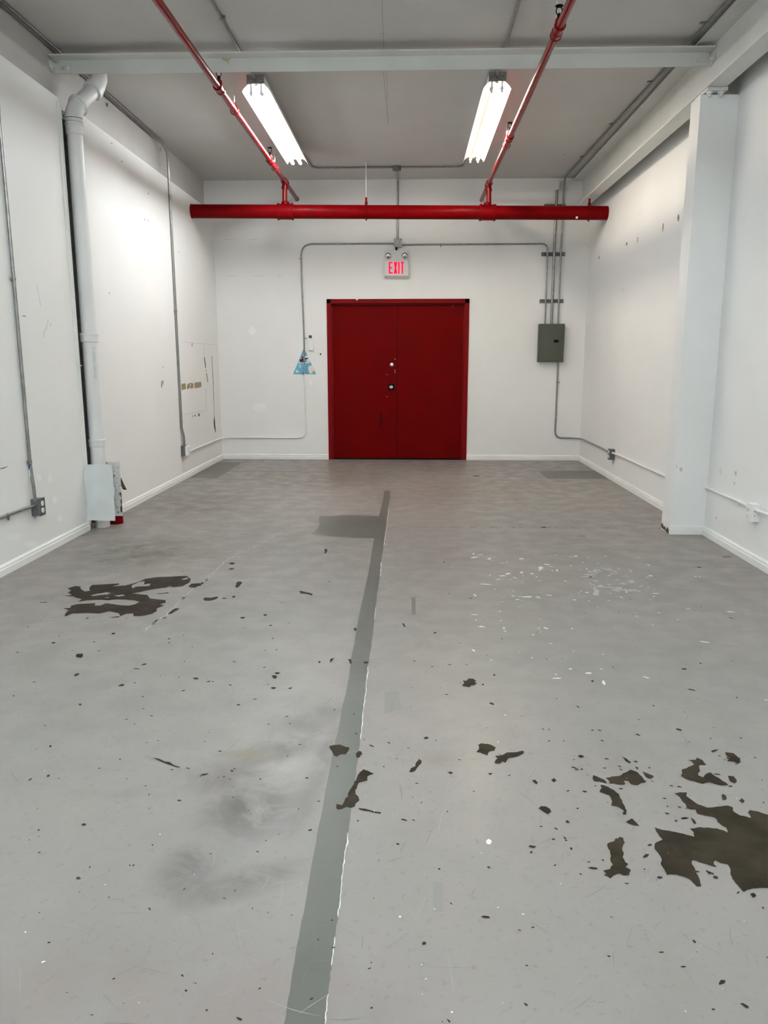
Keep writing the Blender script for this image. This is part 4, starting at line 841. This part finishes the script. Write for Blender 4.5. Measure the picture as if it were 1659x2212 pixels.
bare(ZF, SF, [(420, 47), (445, 45), (460, 50), (435, 53)], .06, 1); bare(ZF, SF, [(1190, 816), (1215, 816), (1216, 824), (1198, 823)], .06, 1)
bare(ZF, SF, [(1268, 263), (1295, 266), (1298, 270), (1275, 268)], .06, 1); bare(ZF, SF, [(695, 884), (708, 880), (714, 888), (702, 892)], .06, 1)
bare(ZF, SF, [(1025, 1017), (1045, 1019), (1038, 1024)], .06, 1); bare(ZF, SF, [(165, 850), (172, 847), (178, 856), (166, 857)], .06, 1)
fpoly(ZF, SF, [(1405, 209), (1420, 203), (1450, 203), (1468, 209), (1450, 215), (1420, 215)], 'patch_gray', 'dull_spot', .0009, 0)
fpoly(ZF, SF, [(625, 96), (640, 92), (665, 94), (670, 98), (645, 100)], 'patch_gray', 'dull_spot', .0009, 0)
# faint traces of removed tape beside the stripe
fpoly((0, 0), 1, [(889, 1290), (897.5, 1290), (898, 1328), (889, 1328)], 'patch_gray', 'tape_trace', .0007, 0)
m2, nt2, b2 = nodes('tape_trace'); b2.inputs['Base Color'].default_value = (.182, .174, .164, 1); b2.inputs['Roughness'].default_value = .45
fpoly((0, 0), 1, [(831, 1494), (861, 1494), (868, 1532), (830, 1543)], 'tape_trace', 'tape_trace', .0007, 0)
fpoly((0, 0), 1, [(937, 1905), (955, 1905), (958, 1970), (935, 1970)], 'tape_trace', 'tape_trace', .0007, 0)
# crack lines and slab joint
def crack(pxs, wid, mat, name, z=.0010, seed=1):
    r = random.Random(seed); P = dens([onf(*p) for p in pxs], 6, 0)
    a = []; b = []
    for i, p in enumerate(P):
        d = (P[min(i+1, len(P)-1)]-P[max(i-1, 0)]).normalized(); n = Vector((-d.y, d.x, 0))
        o = n*r.uniform(-.012, .012); h = n*wid*r.uniform(.15, 1)
        a.append(p+o+h); b.append(p+o-h)
    return MB().poly([Vector((q.x, q.y, z)) for q in a+b[::-1]]).build(name, mat, floor)
crack([(612, 1146), (560, 1176), (530, 1190), (505, 1201), (485, 1212), (472, 1228), (452, 1245), (440, 1255), (425, 1268), (405, 1282), (392, 1292), (385, 1305), (365, 1325), (345, 1340), (325, 1352), (310, 1365)], .0042, 'scuff_pale', 'floor_crack')
crack([(450, 1249), (440, 1258), (428, 1266)], .008, 'bare_concrete', 'floor_crack', .0012, 4)
crack([(396, 1290), (392, 1296)], .008, 'bare_concrete', 'floor_crack', .0012, 5)
crack([(345, 1338), (335, 1344), (326, 1350)], .008, 'bare_concrete', 'floor_crack', .0012, 6)
cr = MB(); rnd = random.Random(5)
for x0_ in range(400, 1425, 7):
    if 690 < x0_ < 836: continue
    if rnd.random() < .62:
        y_ = 1136.5+(x0_-400)*.0045; L = rnd.uniform(2, 7); wv = rnd.uniform(.15, .6) if x0_ > 836 else rnd.uniform(.08, .3)
        cr.poly([Vector((p.x, p.y, .0012)) for p in (onf(x0_, y_-wv), onf(x0_+L, y_-wv*.6), onf(x0_+L, y_+wv*.6), onf(x0_, y_+wv))])
for x0_ in range(1500, 1640, 9):
    y_ = 1225+(x0_-1500)*.02
    if rnd.random() < .7: cr.poly([Vector((p.x, p.y, .0012)) for p in (onf(x0_, y_-.3), onf(x0_+5, y_-.2), onf(x0_+5, y_+.2), onf(x0_, y_+.3))])
tag(cr.build('slab_joint', 'rust', floor), 'broken dark line of the slab joint', kind='stuff')
# small flecks nobody could count
def flecks(count, mat, name, z, region, smin, smax, seed, elong=2.0):
    r = random.Random(seed); m = MB()
    for _ in range(count):
        px, py = region(r)
        p = onf(px, py)
        if not (XL+.03 < p.x < XR-.03 and p.y < YB-.05): continue
        if CX0-.03 < p.x and CY0-.03 < p.y < CY1+.03: continue
        s = r.uniform(smin, smax)*(1 if r.random() < .85 else 1.8); th = r.uniform(0, math.pi); e = r.uniform(1, elong)
        k = r.randint(5, 7); pts = []
        for i in range(k):
            a = 2*math.pi*i/k; q = r.uniform(.6, 1.2)*s
            u, v = math.cos(a)*q*e, math.sin(a)*q/e**.5
            pts.append(Vector((p.x+u*math.cos(th)-v*math.sin(th), p.y+u*math.sin(th)+v*math.cos(th), z)))
        m.poly(pts)
    return tag(m.build(name, mat, floor), kind='stuff')
uni = lambda a, b, c, d: (lambda r: (r.uniform(a, c), r.uniform(b, d)))
flecks(110, 'bare_concrete', 'dark_flecks', .0013, uni(0, 1230, 1659, 1700), .0025, .006, 21)
flecks(110, 'bare_concrete', 'dark_flecks', .0013, uni(0, 1560, 1659, 2212), .0018, .0045, 22)
flecks(60, 'bare_concrete', 'dark_flecks', .0013, uni(1150, 1570, 1659, 1900), .003, .008, 23)
flecks(28, 'bare_concrete', 'dark_flecks', .0013, uni(30, 1330, 620, 1500), .003, .008, 24)
flecks(70, 'white_fleck', 'white_flecks', .0016, uni(1010, 1195, 1420, 1300), .004, .012, 25, 2.6)
flecks(40, 'white_fleck', 'white_flecks', .0016, uni(1000, 1280, 1500, 1500), .0025, .007, 26, 2.6)
flecks(50, 'white_fleck', 'white_flecks', .0016, uni(0, 1400, 1659, 2200), .0009, .002, 27, 1.6)
flecks(40, 'scuff_pale', 'white_scuffs', .0016, uni(1270, 1228, 1385, 1285), .008, .020, 28, 3.5)
fpoly(ZCc, SC, [(125, 675), (140, 662), (158, 675), (150, 692), (130, 690)], 'white_fleck', 'white_drip', .0017, .08, 1)
for pts in ([(130, 222), (145, 215), (157, 219), (140, 225)], [(410, 268), (418, 260), (432, 264), (440, 270), (425, 272), (420, 285), (412, 284)], [(195, 312), (225, 310), (232, 315), (205, 316)], [(228, 303), (250, 297), (262, 300), (240, 308)], [(308, 293), (322, 290), (330, 297), (315, 299)], [(478, 283), (492, 284), (488, 290)], [(1005, 312), (1022, 309), (1036, 315), (1018, 317)], [(1255, 317), (1270, 315), (1270, 320)], [(1280, 316), (1293, 315), (1290, 320)], [(575, 818), (592, 817), (590, 823), (578, 823)], [(1285, 670), (1300, 669), (1345, 676), (1330, 678)], [(1430, 508), (1450, 506), (1482, 510), (1460, 512)], [(75, 589), (100, 586), (125, 592), (95, 592)], [(190, 506), (205, 504), (206, 509)], [(215, 613), (235, 612), (235, 616)], [(1637, 988), (1655, 987), (1653, 992)]):
    fpoly(ZF, SF, pts, 'white_fleck', 'white_drip', .0017, .06, 1)

# fine drag scratches in the floor paint
def scratches(count, mat, name, z, seed, wmin, wmax, lmin, lmax, region):
    r = random.Random(seed); m = MB()
    for _ in range(count):
        px, py = region(r); p = onf(px, py)
        if not (XL+.1 < p.x < CX0-.1 and p.y < YB-.3): continue
        th = r.gauss(.9, .7); L = r.uniform(lmin, lmax); bend = r.uniform(-.5, .5); wd = r.uniform(wmin, wmax); a = []; b = []
        for i in range(7):
            t = i/6; ang = th+bend*t; p = p+Vector((math.cos(ang), math.sin(ang), 0))*L/6
            n = Vector((-math.sin(ang), math.cos(ang), 0))*wd*(.15+math.sin(math.pi*t))*r.uniform(.6, 1.1)
            a.append(Vector((p.x+n.x, p.y+n.y, z))); b.append(Vector((p.x-n.x, p.y-n.y, z)))
        m.poly(a+b[::-1])
    return tag(m.build(name, mat, floor), kind='stuff')
m3, nt3, b3 = nodes('scratch_dark'); b3.inputs['Base Color'].default_value = (.125, .12, .112, 1); b3.inputs['Roughness'].default_value = .6
m4, nt4, b4 = nodes('scratch_pale'); b4.inputs['Base Color'].default_value = (.245, .238, .228, 1); b4.inputs['Roughness'].default_value = .55
scratches(150, 'scratch_dark', 'dark_scratches', .0009, 41, .0003, .0009, .02, .12, uni(20, 1350, 1640, 2212))
scratches(70, 'scratch_pale', 'pale_scratches', .0009, 42, .0003, .0010, .03, .16, uni(20, 1300, 1640, 2212))
scratches(60, 'scratch_pale', 'pale_scratches', .0009, 43, .0006, .0016, .08, .35, uni(100, 1180, 1400, 1500))
